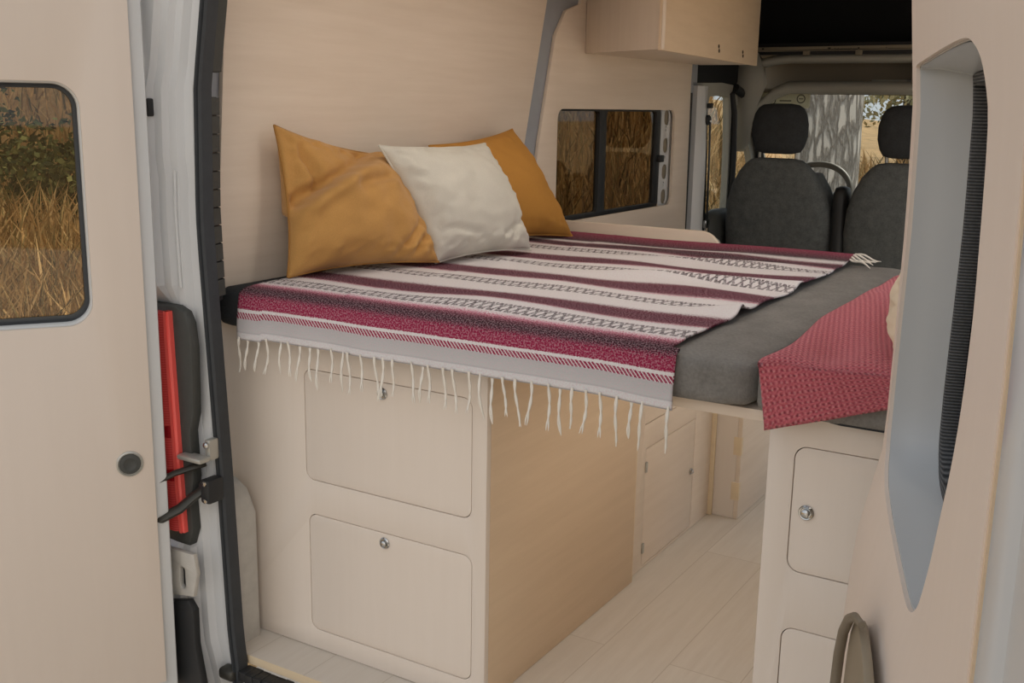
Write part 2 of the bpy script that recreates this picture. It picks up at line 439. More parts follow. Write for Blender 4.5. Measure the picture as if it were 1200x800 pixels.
# ------------------------------------------------------------------ the room shell
fl = plate('floor', [(XL, -.105), (XR, -.105), (XR, 4.0), (XL, 4.0)], [], -.02, 0, FZ(0), 'floor')
struct(fl, 'pale greige laminate floor of the van', 'floor')
plate('floor_edge', [(XL + .1, -.1062), (XR, -.1062), (XR, -.105), (XL + .1, -.105)], [], -.0195, -.0005, FZ(0), 'ply_edge', fl)

wl = thing('wall_left', (XL, 0, 0), 'left side wall lined with pale birch plywood', 'wall', kind='structure')
plate('lining_panel', [(.018, 0), (1.05, 0), (1.185, .7), (1.21, .8), (1.272, 1.08), (1.40, 1.54), (1.47, ZC), (.03, ZC), (.02, 1.3), (-.012, .95), (-.02, .72), (.018, .715)], [], -.012, 0, FX(XL), 'ply_y', wl, .001)
plate('lining_panel', [(1.16, 0), (1.30, .7), (1.31, .8), (1.362, 1.08), (1.455, 1.42), (1.52, 1.5), (1.62, 1.53), (1.64, ZC), (2.63, ZC), (2.605, 1.3), (2.62, .69), (2.63, 0)],
      [rrect(1.482, .812, 2.455, 1.189, .035)], -.012, 0, FX(XL), 'ply_y', wl, .001)
struct(plate('wall_left_steel', [(.018, -.1), (2.7, -.1), (2.7, ZC), (-.12, ZC), (-.12, .72), (.018, .72)], [rrect(1.47, .79, 2.52, 1.21, .03)], -.035, -.0125, FX(XL), 'steel_grey'), 'bare grey steel strip between the plywood panels of the left wall', 'wall')
struct(plate('wall_right', [(-.15, -.1), (4.3, -.1), (4.3, .75), (3.4, 1.3), (3.2, ZC), (-.15, ZC)], [rrect(1.30, .0, 2.55, 1.56, .06), rrect(2.75, .74, 3.5, 1.22, .08), rrect(.06, .86, 1.20, 1.50, .06)], 0, .03, FX(XR), 'ply_pale'), 'right side wall of the van with unseen door and window openings added for daylight', 'wall')  # unseen side door and bed window openings, added to let daylight in
struct(box('ceiling', (XL - .02, -.12, ZC), (XR + .02, YF, ZC + .03), 'ply_pale'), 'plywood ceiling of the van', 'ceiling')

# left wall window: black frame, two tinted panes, dividing bar, steel rib with oval holes
w1 = thing('window_1', (XL - .04, 1.9, .8), 'sliding side window with two tinted panes in the left wall', 'window', kind='structure')
plate('window_frame', rrect(1.47, .80, 2.372, 1.20, .03), [rrect(1.50, .825, 1.838, 1.182, .015), rrect(1.892, .825, 2.33, 1.182, .015)], -.045, -.024, FX(XL), 'black', w1, .002)
plate('pane', rrect(1.49, .815, 1.845, 1.19, .01), [], -.040, -.037, FX(XL), 'glass_tint', w1)
plate('pane', rrect(1.885, .815, 2.345, 1.19, .01), [], -.036, -.033, FX(XL), 'glass_tint', w1)
rib_holes = [rrect(2.400, z, 2.450, z + .058, .020) for z in (.815, .915, 1.02, 1.13)]
plate('steel_rib', [(2.375, .79), (2.50, .79), (2.50, 1.21), (2.375, 1.21)], rib_holes + [rrect(2.415, z, 2.424, z + .009, .003, 3) for z in (.895, 1.0, 1.105, 1.12, .885)], -.028, -.022, FX(XL), 'white_paint', w1, .0015)
plate('rib_backing', [(2.40, .79), (2.50, .79), (2.50, 1.21), (2.40, 1.21)], [], -.036, -.030, FX(XL), 'cab_shelf', w1)
box('latch', (XL - .024, 2.345, .985), (XL - .008, 2.385, 1.012), 'black', w1, .003)

# ------------------------------------------------------------------ rear opening: left pillar of the body
SEAL = [(1.66, -.775), (1.50, -.79), (1.387, -.809), (1.227, -.838), (.974, -.848), (.674, -.840), (.336, -.831), (.061, -.821), (-.02, -.812)]
def seal_x(z):
    pts = sorted(SEAL)
    if z <= pts[0][0]: return pts[0][1]
    for (z0, x0), (z1, x1) in zip(pts, pts[1:]):
        if z <= z1: return x0 + (x1 - x0) * (z - z0) / (z1 - z0)
    return pts[-1][1]
ZS = [(-.1) + i * .044 for i in range(41)]
pil = thing('trim_1', (-.88, -.15, -.1), 'grey white painted steel pillar at the left of the rear opening', 'pillar', kind='structure')
prof = [(-.016, -.108), (-.008, -.114), (-.006, -.124), (-.018, -.129), (-.022, -.134), (-.042, -.137), (-.050, -.152), (-.066, -.155), (-.072, -.168), (-.088, -.172), (-.094, -.186), (-.118, -.190), (-.15, -.188), (-.19, -.165), (-.20, -.08)]
bm = bmesh.new(); rings = []
for z in ZS:
    x0 = seal_x(z); k = 1.0
    row = []
    for i, (dx, y) in enumerate(prof):
        # recess for the tail lamp between z .27 and .78, and a raised hinge boss near z 1.15
        yy = y
        if .27 < z < .79 and i >= 8: yy = max(y, -.150)
        if 1.08 < z < 1.24 and 3 <= i <= 10: yy -= .006
        if z < .02: yy += (.02 - z) * .2
        row.append((x0 + dx, yy, z))
    rings.append(row)
add_loft(bm, rings, cap=False, closed=False)
from_bm('pillar_panel', bm, 'white_paint', pil, 28)
# thin pressed lines and striker on the pillar
tube('pressed_seam', [(seal_x(z) - .058, -.156, z) for z in np.linspace(.82, 1.06, 12)], .0035, 'white_paint', pil)
st = lambda pts: [(seal_x(z) + dx, y, z) for dx, y, z in pts]
tube('striker_loop', st([(-.110, -.190, 1.12), (-.108, -.205, 1.125), (-.103, -.21, 1.14), (-.103, -.21, 1.19), (-.106, -.205, 1.205), (-.110, -.188, 1.21)]), .0045, 'white_paint', pil)
box('striker_slot', (seal_x(1.17) - .092, -.196, 1.165), (seal_x(1.17) - .085, -.180, 1.20), 'black', pil, .003)
# seal along the opening, inner ribbed trim
bm = bmesh.new()
sec = [(-.012, -.118), (-.013, -.134), (-.009, -.142), (-.004, -.140), (-.001, -.146), (.004, -.146), (.007, -.139), (.010, -.143), (.016, -.138), (.019, -.126), (.018, -.112)]
add_loft(bm, [[(seal_x(z) - (.012 if z > .9 else .012 * max(0, (z - .4) / .5)) + .002 + dx * .70, y, z) for dx, y in sec] for z in ZS[1:]], cap=True)
sl = from_bm('rubber_seal', bm, 'rubber', None, 25)
tag(sl, 'black rubber door seal running down the left edge of the rear opening', 'door seal')
it = thing('inner_trim', (-.87, -.06, .8), 'dark ribbed plastic edge trim beside the seal at the upper left', 'trim')
bm = bmesh.new()
add_loft(bm, [[(seal_x(z) + .0, -.115, z), (seal_x(z) - .012, -.075, z), (XL + .010, -.024 + max(0, z - 1.0) * .07, z), (XL - .02, -.03, z), (seal_x(z) - .02, -.10, z)] for z in np.linspace(1.255, 1.655, 8)])
from_bm('smooth_section', bm, 'dark_plastic', it, 30)
bm = bmesh.new()
add_loft(bm, [[(seal_x(z) - .004, -.112, z), (seal_x(z) - .016, -.082, z), (XL + .008, -.027, z), (XL - .02, -.034, z), (seal_x(z) - .02, -.10, z)] for z in np.linspace(.79, 1.205, 10)])
from_bm('rib_backing', bm, 'black', it, 30)
for k in range(11):
    z0 = .80 + k * .037
    bm = bmesh.new()
    add_loft(bm, [[(seal_x(z) + .0, -.115, z), (seal_x(z) - .012, -.078, z), (XL + .012, -.026 - (.014 if z > z0 + .028 else 0), z), (XL - .02, -.03, z), (seal_x(z) - .02, -.10, z)] for z in (z0, z0 + .012, z0 + .027, z0 + .0335)])
    from_bm('rib', bm, 'dark_plastic', it, 30)
# speckled boxed corner of the body at the foot of the pillar
bm = plate_bm([(-.945, 0), (-.846, 0), (-.846, .30), (-.870, .352), (-.905, .372), (-.945, .372)], [], 0, .10, FY(-.022), .004)
tag(from_bm('pillar_base', bm, 'white_dirty', None, 35), 'speckled grey white boxed corner at the foot of the left pillar', 'body corner')
# sill and bumper under the floor edge
sil = thing('rear_sill', (-.3, -.16, -.12), 'white painted sill with a black sealing strip under the floor edge', 'sill')
box('sill_plate', (-.80, -.21, -.12), (.55, -.14, -.05), 'white_paint', sil, .01, 3)
bm = bmesh.new()
for k in range(60):
    x = -.80 + k * .0225; add_box(bm, (x, -.138 - random.random() * .01, -.045), (x + .023, -.106, -.022 - random.random() * .004), .002)
from_bm('sealing_strip', bm, 'black', sil, 40)
box('seal_foot', (-.85, -.155, -.05), (-.805, -.12, -.022), 'dark_metal', sil, .010, 3)

# tail lamp
tl = thing('tail_light', (-.93, -.17, .29), 'tall red tail light on the left rear pillar', 'tail light')
def lamp_strip(name, xa, xb, y0, y1, z0, z1, mat, parent, lean=0.0):
    bm = bmesh.new()
    rings = []
    for z in np.linspace(z0, z1, 10):
        e = min(1, min(z - z0, z1 - z) / .02 + .35); s = lean * (z - z0)
        rings.append([(xa + s, y1, z), (xa + s, y0 + .012, z), (xa + s + .01, y0 + .004 * (2 - e), z), (xb + s - .01, y0 + .004 * (2 - e), z), (xb + s, y0 + .012, z), (xb + s, y1, z)])
    add_loft(bm, rings); return from_bm(name, bm, mat, parent, 40)
lamp_strip('red_lens', -1.02, -.904, -.202, -.16, .297, .772, 'tail_red', tl, -.03)
lamp_strip('lens_rim', -.904, -.892, -.200, -.16, .295, .775, 'tail_pink', tl, -.03)
lamp_strip('lens_band', -.975, -.908, -.2045, -.19, .505, .53, 'tail_dark', tl, 0)
lamp_strip('lens_band', -.985, -.905, -.2045, -.19, .41, .435, 'tail_dark', tl, 0)
bm = plate_bm([(-.99, .262), (-.892, .262), (-.878, .30), (-.882, .36), (-.868, .42), (-.872, .52), (-.860, .56), (-.856, .70), (-.862, .752), (-.874, .775), (-.90, .785), (-.99, .785)], [], 0, .025, FY(-.153), .004)
from_bm('lamp_housing', bm, 'dark_plastic', tl, 40)
# metal below the lamp, black bumper end
low = thing('bumper_end', (-.9, -.18, -.1), 'black plastic bumper end below the tail light with a slotted metal bracket', 'bumper')
plate('slotted_bracket', [(-.99, .14), (-.862, .16), (-.848, .215), (-.856, .258), (-.99, .255)], [rrect(-.900, .172, -.884, .222, .0078)], 0, .012, FY(-.188), 'white_dirty', low, .002)
box('slot_backing', (-.91, -.187, .165), (-.875, -.183, .23), 'black', low, 0)
plate('bumper_cap', [(-.99, -.16), (-.835, -.16), (-.842, -.04), (-.858, .05), (-.858, .13), (-.875, .15), (-.99, .12)], [], 0, .02, FY(-.186), 'black', low, .005)
# hinge bracket pieces and arms holding the left door
hg = pil
bm = bmesh.new()
add_box(bm, (-.895, -.198, .462), (-.824, -.166, .474), .005); add_box(bm, (-.842, -.168, .462), (-.826, -.142, .508), .004)
from_bm('upper_bracket', bm, 'bracket', hg, 40)
lathe('bolt', [(.0, 0), (.007, 0), (.007, .004), (.004, .006), (0, .006)], frame((-.834, -.169, .496), (1, 0, 0), (0, 0, 1)), 'chrome', hg, 12)
bm = bmesh.new(); add_box(bm, (-.843, -.185, .372), (-.816, -.142, .425), .006); add_box(bm, (-.855, -.178, .385), (-.84, -.15, .415), .004)
from_bm('lower_bracket', bm, 'black', hg, 40)
for z in (.38, .418): lathe('bolt', [(.0, 0), (.005, 0), (.005, .003), (0, .004)], frame((-.826, -.186, z), (1, 0, 0), (0, 0, 1)), 'chrome', hg, 10)
tube('check_arm', [(-.842, -.165, .455), (-.862, -.190, .447), (-.885, -.212, .438), (-.91, -.24, .42), (-.945, -.25, .40)], .012, 'dark_metal', hg, 8, .5)
tube('check_arm', [(-.848, -.165, .398), (-.862, -.187, .382), (-.878, -.21, .36), (-.9, -.235, .344), (-.945, -.25, .335)], .016, 'dark_metal', hg, 8, .6)

# ------------------------------------------------------------------ left rear door (open outwards)
a = math.radians(34); dL = Vector((-math.sin(a), -math.cos(a), 0)); pL = Vector((-.88, -.24, 0))
FL = frame(pL, dL, (0, 0, 1))          # local (u, z), normal = dL x Z
nL = Vector(FL.col[2][:3])
sgn = 1 if nL.dot(Vector((.817, -1.67, 0)) - pL) > 0 else -1
if sgn < 0:
    FL = frame(pL, -dL, (0, 0, 1)); UL = -1
else: UL = 1
def ul(loop): return [(UL * u, z) for u, z in loop]
d1 = thing('door_1', pL, 'left rear door standing open, lined with pale plywood around a window', 'door', kind='structure')
winL = rrect(.117, .766, .63, 1.228, .048)
plate('lining_panel', ul([(.021, -.02), (.80, -.02), (.80, 1.6), (.022, 1.6)]), [ul(winL)], -.012, 0, FL, mat_ply('door_ply_left', rgb(206, 194, 182), 2, .025), d1, .001)
grow = lambda x: rrect(.117 - x, .766 - x, .63 + x, 1.228 + x, .048 + x)
plate('door_shell', ul(rrect(-.004, -.06, .83, 1.63, .02)), [ul(grow(-.004))], -.075, -.0125, FL, 'steel_blue', d1, .005)
plate('window_gasket', ul(grow(.0)), [ul(grow(-.012))], -.066, -.034, FL, 'rubber', d1, .002)
plate('window_glass', ul(grow(-.003)), [], -.058, -.054, FL, mat_glass('door_glass', (.80, .74, .64, 1)), d1)
kn = frame(pL + dL * .068 + Vector((0, 0, .476)), FL.col[0][:3], (0, 0, 1))
lk = lathe('access_cap', [(.0, 0), (.0265, 0), (.0265, .002), (.0235, .004), (.022, .002), (.0, .002)], kn, 'bracket', d1, 36)
lathe('cap_button', [(0, .002), (.0215, .002), (.020, .0045), (.013, .0055), (.011, .004), (0, .004)], kn, 'dark_plastic', lk, 36)

# ------------------------------------------------------------------ right rear door (open), seen along its inner face
dR = Vector((.27739857, -.96075493, 0)); pR = Vector((.51988, -.17, 0))
FR = frame(pR, -dR, (0, 0, 1)); nR = Vector(FR.col[2][:3])
if nR.dot(Vector((.817, -1.67, 0)) - pR) < 0: FR = frame(pR, dR, (0, 0, 1)); UR = 1
else: UR = -1
def ur(loop): return [(UR * u, z) for u, z in loop]
def bow(z):                                     # the panel bulges inwards low down and leans in at the top
    pts = [(-.1, .040), (.2, .038), (.43, .036), (.55, .030), (.64, .022), (.70, .005), (.74, .001), (.8, 0), (1.05, 0), (1.2, .004), (1.36, .020), (1.7, .05)]
    for (z0, o0), (z1, o1) in zip(pts, pts[1:]):
        if z <= z1:
            t = (z - z0) / (z1 - z0); return o0 + (o1 - o0) * t
    return pts[-1][1]
def bowed(bm):
    inv = FR.inverted(); bm.transform(inv)
    for z in np.arange(-.05, 1.65, .06):
        bmesh.ops.bisect_plane(bm, geom=bm.verts[:] + bm.edges[:] + bm.faces[:], plane_co=(0, z, 0), plane_no=(0, 1, 0))
    for v in bm.verts: v.co.z += bow(v.co.y)
    bm.transform(FR); return bm
winR = smooth_loop([(.026, 1.245), (.035, 1.257), (.15, 1.260), (.34, 1.263), (.48, 1.263), (.545, 1.256), (.60, 1.235), (.632, 1.19), (.638, 1.1), (.632, .99), (.612, .92), (.582, .864), (.54, .79), (.50, .735), (.46, .714), (.40, .708), (.245, .705), (.15, .706), (.08, .712), (.035, .728), (.010, .755), (0, .80), (0, .85), (.008, .95), (.018, 1.08), (.024, 1.18)], 4)
cR = Vector((.32, .98))
def inset(loop, d):
    out = []
    for u, z in loop:
        v = cR - Vector((u, z)); k = max(abs(v.x) / .33, abs(v.y) / .28); out.append((u + (v.x / .33) * d, z + (v.y / .28) * d))
    return out
d2 = thing('door_2', pR, 'right rear door standing open at the right edge, with a deep rounded window opening', 'door', kind='structure')
from_bm('lining_panel', bowed(plate_bm(ur([(-.03, -.02), (.785, -.02), (.785, 1.6), (-.03, 1.6)]), [ur(winR)], -.005, 0, FR)), mat_ply('door_ply_right', rgb(222, 208, 195), 2, .03), d2, 35)
from_bm('ply_edge', bowed(plate_bm(ur([(.785, -.02), (.790, -.02), (.790, 1.6), (.785, 1.6)]), [], -.012, -.0015, FR)), 'ply_warm', d2, 35)
from_bm('door_shell', bowed(plate_bm(ur([(-.045, -.06), (.95, -.06), (.95, 1.62), (-.045, 1.62)]), [ur(inset(winR, .002))], -.075, -.0055, FR)), 'steel_blue', d2, 35)
bm = bmesh.new(); add_loft(bm, [[FR @ Vector((UR * u, z, o + bow(z))) for u, o in ((.791, -.0052), (.82, .002), (.86, -.002), (.92, -.03), (.95, -.06), (.94, -.07), (.791, -.05))] for z in np.arange(-.06, 1.63, .06)]); from_bm('edge_flange', bm, 'steel_blue', d2, 60)
bm = bmesh.new()
lp0, lp1 = inset(winR, .003), inset(winR, .010)
add_loft(bm, [[FR @ Vector((UR * u, z, o + bow(z))) for u, z in lp] for lp, o in ((lp0, -.0048), (lp0, -.03), (lp1, -.066), (lp1, -.09))], cap=False)
from_bm('window_reveal', bm, 'steel_blue', d2, 60)
bm = plate_bm(ur(inset(winR, .008)), [ur(inset(winR, .024))], -.090, -.066, FR, .004)
from_bm('ribbed_gasket', bowed(bm), 'ribbed', d2, 40)
bm = plate_bm(ur(inset(winR, .004)), [], -.096, -.088, FR)
from_bm('window_glass', bowed(bm), 'glass_dark', d2, 40)
# grab handle low on the door
bm = bmesh.new()
def onR(u, z, o): return FR @ Vector((UR * u, z, o))
gh = [(.385, .655, .040), (.355, .650, .046), (.30, .62, .048), (.235, .572, .049), (.19, .52, .049), (.165, .46, .049), (.19, .40, .048), (.26, .34, .046), (.34, .32, .036)]
add_tube(bm, [onR(*g) for g in gh], [.004, .005, .006, .0065, .007, .007, .007, .0065, .006], 10)
hd = from_bm('grab_handle', bm, 'brown_plastic', d2, 60)
bm = plate_bm(ur(smooth_loop([(.20, .50), (.24, .575), (.31, .625), (.40, .640), (.50, .635), (.57, .60), (.60, .52), (.58, .42), (.50, .34), (.36, .32), (.25, .36), (.20, .43)], 3)), [], .030, .041, FR, .002)
from_bm('handle_plate', bm, mat_plain('brown_pocket_plastic', rgb(140, 128, 108), .6, var=.1, bump=.1), d2, 40)

# ------------------------------------------------------------------ cabinets
def face_with_doors(name, F, outer, openings, mat, parent, th=.015, gap=.0016, r=.022):
    plate(name, outer, [rrect(*o, r) for o in openings], -th, 0, F, mat, parent, .0006)
def door_leaf(F, o, mat, parent, r=.022, gap=.0016, th=.014, name='drawer_front'):
    return plate(name, rrect(o[0] + gap, o[1] + gap, o[2] - gap, o[3] - gap, r - gap), [], -th, -.0004, F, mat, parent, .0008)
def push_knob(F, x, z, parent, s=1.0):
    m = F @ Matrix.Translation((x, z, 0))
    k = lathe('push_knob', [(0, 0), (.0125 * s, 0), (.0128 * s, .002), (.011 * s, .004), (.0092 * s, .0035), (.0085 * s, .002), (0, .002)], m, 'chrome', parent, 28)
    lathe('knob_button', [(0, .002), (.0072 * s, .002), (.0070 * s, .0075), (.005 * s, .009), (0, .0095)], m, 'chrome', k, 24)

# left drawer cabinet under the bed
c1 = thing('drawer_cabinet', (-.59, .02, 0), 'pale plywood bed base cabinet on the left with two large rounded drawer fronts', 'cabinet')
FA = FY(0.0)
D1 = (-.714, .398, -.283, .646); D2 = (-.709, .047, -.2805, .321)
face_with_doors('face_panel', FA, [(-.975, .001), (-.249, .001), (-.249, .70), (-.262, .7165), (-.975, .7165)], [D1, D2], 'ply_pale', c1)
for D, kx, kz in ((D1, -.503, .622), (D2, -.500, .298)):
    lf = door_leaf(FA, D, 'ply_pale', c1); push_knob(FA, kx, kz, lf)
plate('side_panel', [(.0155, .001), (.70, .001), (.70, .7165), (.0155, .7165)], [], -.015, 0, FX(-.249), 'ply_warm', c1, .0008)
box('side_edge_strip', (-.2645, .7005, .001), (-.249, .7045, .697), 'ply_edge', c1, .0005)
box('inner_carcass', (-.92, .02, .004), (-.27, .66, .70), 'gap', c1, 0)
# right drawer cabinet
c2 = thing('drawer_cabinet', (.45, .02, 0), 'pale plywood bed base cabinet at the right beneath the red throw', 'cabinet')
E1 = (.345, .450, .575, .668); E2 = (.345, .12, .575, .350)
face_with_doors('face_panel', FA, [(.302, .001), (.597, .001), (.597, .7165), (.302, .7165)], [E1, E2], 'ply_pale', c2)
for D, kx, kz in ((E1, .3715, .557), (E2, .3715, .225)):
    lf = door_leaf(FA, D, 'ply_pale', c2, name='cabinet_door'); push_knob(FA, kx, kz, lf)
box('side_panel', (.302, .0155, .001), (.317, 1.2, .697), 'ply_y', c2, .0008)
box('inner_carcass', (.32, .02, .004), (.595, 1.18, .69), 'gap', c2, 0)
# inner unit on the left of the aisle
c3 = thing('storage_unit', (-.59, .98, 0), 'plywood unit beyond the left cabinet with a small door facing the aisle', 'cabinet')
FB = FX(-.263)
G1 = (.789, .008, 1.128, .336); G2 = (.775, .402, 1.15, .62)
plate('face_panel', [(.706, .001), (1.262, .001), (1.262, .69), (.706, .69)], [rrect(*G1, .004), rrect(*G2, .004)], -.012, 0, FB, 'ply_y', c3, .0006)
lf = door_leaf(FB, G1, 'ply_y', c3, .004, .002, .011, 'cabinet_door'); push_knob(FB, 1.108, .182, lf, .8)
for z in (.06, .285): box('hinge', (-.2635, .786, z - .014), (-.259, .796, z + .014), 'bracket', lf, .001)
door_leaf(FB, G2, 'ply_y', c3, .004, .002, .011)
box('end_strip', (-.30, 1.2625, .001), (-.250, 1.2695, .69), 'ply_edge', c3, .0006)
box('inner_carcass', (-.92, .712, .004), (-.277, 1.25, .68), 'gap', c3, 0)
# far partition box with finger joints
c4 = thing('partition_box', (-.3, 1.6, 0), 'pale plywood partition box with finger joints at the far end of the aisle', 'partition')
box('end_panel', (-.33, 1.272, .001), (-.186, 1.284, .69), 'ply_pale', c4, .0008)
bm = bmesh.new()
add_box(bm, (-.1855, 1.272, .001), (-.172, 2.3, .69), .0008)
from_bm('side_panel', bm, 'ply_y', c4, 40)
for z in (.06, .20, .33, .47):
    box('finger_joint', (-.196, 1.2712, z), (-.1715, 1.2855, z + .055), 'ply_edge', c4, .0006)
box('carcass', (-.9, 1.29, .004), (-.19, 2.28, .685), 'ply_z', c4, 0)

# ------------------------------------------------------------------ bed
pf = box('bed_platform', (-.248, .0, .698), (.3015, 1.26, .7165), 'ply_x', None, .001)
tag(pf, 'pale plywood bed board bridging the aisle between the two cabinets', 'bed board')
mt = thing('mattress', (-.33, .6, .717), 'large grey linen mattress under the striped blanket', 'mattress')
soft_box('mattress_cover', (-.928, -.035, .717), (.276, 1.255, .803), .026, 'linen_grey', mt, amp=.003, cuts=22)
soft_box('dark_side', (-.9305, -.042, .7175), (-.82, .30, .8045), .026, 'dark_cloth', mt, cuts=12)
ms = thing('mattress_section', (.44, .6, .717), 'narrow grey mattress section at the right under the red throw', 'mattress')
soft_box('mattress_cover', (.279, -.035, .717), (.594, 1.255, .803), .024, 'linen_grey', ms, amp=.003, seed=3, cuts=18)
soft_box('dark_base', (.40, -.030, .7172), (.590, .2, .738), .010, 'dark_cloth', ms, cuts=8)
hb = plate('bed_end_board', rrect(-.928, .69, -.272, .852, (.005, .005, .065, .005)), [], -.018, 0, FY(1.268), 'cream_board', None, .002)
tag(hb, 'low cream board with a rounded corner along the far edge of the bed', 'board')

# striped blanket
def blanket():
    root = thing('striped_blanket', (-.38, .6, .80), 'white maroon and black striped woven blanket with fringe spread over the bed', 'blanket')
    NX, NS = 190, 230
    path = []
    s0, s1 = -.098, 1.315
    def prof(s):
        # rounded bend over the rear edge of the mattress
        if s < -.012: return (-.0445 - .004 * min(1, (-.012 - s) / .06), .796 + (s + .012))
        if s < .035:
            t = (s + .012) / .047 * PI / 2; r = .03
            return (-.0445 + r * (1 - math.cos(t)), .796 - .0 + .0125 * math.sin(t))
        return (-.0145 + (s - .035) * .99, .8085)
    P, UV = [], []
    for i in range(NS + 1):
        s = s0 + (s1 - s0) * i / NS
        rp, ru = [], []
        for j in range(NX + 1):
            q = j / NX
            xr = .134 + (.016 if s < .02 else 0) + .008 * noise.noise(Vector((s * 5, 3.3, 0))) - .035 * max(0, s - .9) + .012 * math.exp(-((s - .31) / .05) ** 2)
            xl = -.852 + .01 * noise.noise(Vector((s * 4, 7.1, 0)))
            x = xl + (xr - xl) * q
            y, z = prof(s)
            if s > 0:
                f = min(1, s / .08)
                w = noise.noise(Vector((x * 3.2 + 2, y * 7.5 + x * 1.2, 1.7))) * .5 + .5
                z += f * (.0035 + .016 * w ** 2 * (1 if x > -.6 else .5))
                # two long ripples crossing the bed
                c1 = .60 + .25 * (x + .2); z += f * .016 * math.exp(-((y - c1) / .035) ** 2) * math.exp(-((x + .05) / .26) ** 2)
                c2 = .30 + .1 * (x - .13); z += f * .020 * math.exp(-((y - c2) / .045) ** 2) * math.exp(-((x - .16) / .10) ** 2)
                c3 = .92 + .3 * (x + .2); z += f * .012 * math.exp(-((y - c3) / .04) ** 2) * math.exp(-((x + .15) / .25) ** 2)
                if y > 1.16: z += .010 * (y - 1.16) / .1
                y += f * .012 * noise.noise(Vector((x * 2.5, y * 2.0, 5)))
            else:
                h = min(1, -s / .06)
                y -= .004 * h + .007 * h * (noise.noise(Vector((x * 9, 0, 2.2))) + .4)
                z += .010 * h * noise.noise(Vector((x * 4, 1, 8.2)))
                if x < -.78: z -= .004 * h
            if y > 1.262: z = max(z, .812)
            y = min(y, 1.262) if x < -.26 else y
            rp.append((x, y, z)); ru.append((x, s + .1))
        P.append(rp); UV.append(ru)
    grid_obj('woven_cloth', P, 'serape', root, UV, .0035)
    hem = P[0]
    NT_ = 36
    for k in range(NT_):
        f = (k + .5 + random.uniform(-.25, .25)) / NT_
        if k == NT_ - 1: f = .996
        x, y, z = hem[int(f * NX)]
        L = random.uniform(.070, .094); wob = random.uniform(-1, 1) * .010; ph = random.random() * 6
        bm = bmesh.new()
        for st_ in (-1, 1):
            pts = []
            for i in range(9):
                t = i / 8
                pts.append((x + wob * t * t + .0016 * st_ * math.sin(t * 9 + ph) + .003 * st_ * max(0, t - .6), min(y - .001 + .004 * math.sin(t * 5 + ph), -.004), z + .006 - L * t))
            add_tube(bm, pts, [.0017, .0020, .0018, .0019, .0018, .0018, .0017, .0016, .0006], 6)
        from_bm('tassel', bm, 'tassel', root, 80)
    # loose fringe at the far right corner
    for k in range(5):
        x, y, z = P[NS - 4 - k * 3][NX]
        bm = bmesh.new()
        add_tube(bm, [(x + t * .07, y - t * (.03 + .012 * k), z + .004 - .008 * t + .004 * math.sin(t * 6 + k)) for t in np.linspace(0, 1, 7)], [.003, .003, .003, .0028, .0026, .0022, .001], 6)
        from_bm('tassel', bm, 'tassel', root, 80)
blanket()

# red waffle throw
def throw():
    N, Mn = 90, 130
    P, UV = [], []
    for i in range(Mn + 1):
        s = -.125 + 1.19 * i / Mn
        rp, ru = [], []
        for j in range(N + 1):
            q = j / N
            xl = .300 - .03 * max(0, s) + .012 * noise.noise(Vector((s * 4, 0, 0)))
            xl = xl - .012 * math.exp(-(s / .06) ** 2)
            if s < 0: xl = .288 + .019 * min(1, -s / .12)
            x = xl + (.588 - xl) * q
            edge = min(1, q / .06)
            if s < -.015:
                y = -.050 - .006 * noise.noise(Vector((x * 8, 0, 1))) - .008 * q; z = .808 + (s + .015) * (1 + .0 * q) + .10 * q * min(1, -s / .12)
            elif s < .03:
                t = (s + .015) / .045 * PI / 2; y = -.050 + .03 * (1 - math.cos(t)); z = .808 + .012 * math.sin(t)
            else:
                y = -.02 + (s - .03); z = .820
            if s > -.015:
                f = min(1, (s + .015) / .10)
                hill = .045 * math.exp(-((q - .45) / .34) ** 2) * (math.exp(-((s - .50) / .28) ** 2))
                z += f * hill * 1.0
                z += f * .012 * math.sin((q * 2.0 + s * 1.5) * 7) * q * (1 - q) * 3
                z += f * .008 * noise.noise(Vector((x * 14, s * 3, 4)))
                z -= (1 - edge) * .008
            rp.append((x, y, z)); ru.append((x + s * .25, s - x * .15))
        P.append(rp); UV.append(ru)
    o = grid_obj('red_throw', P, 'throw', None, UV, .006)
    tag(o, 'red waffle knit throw draped over the right corner of the bed', 'throw')
throw()

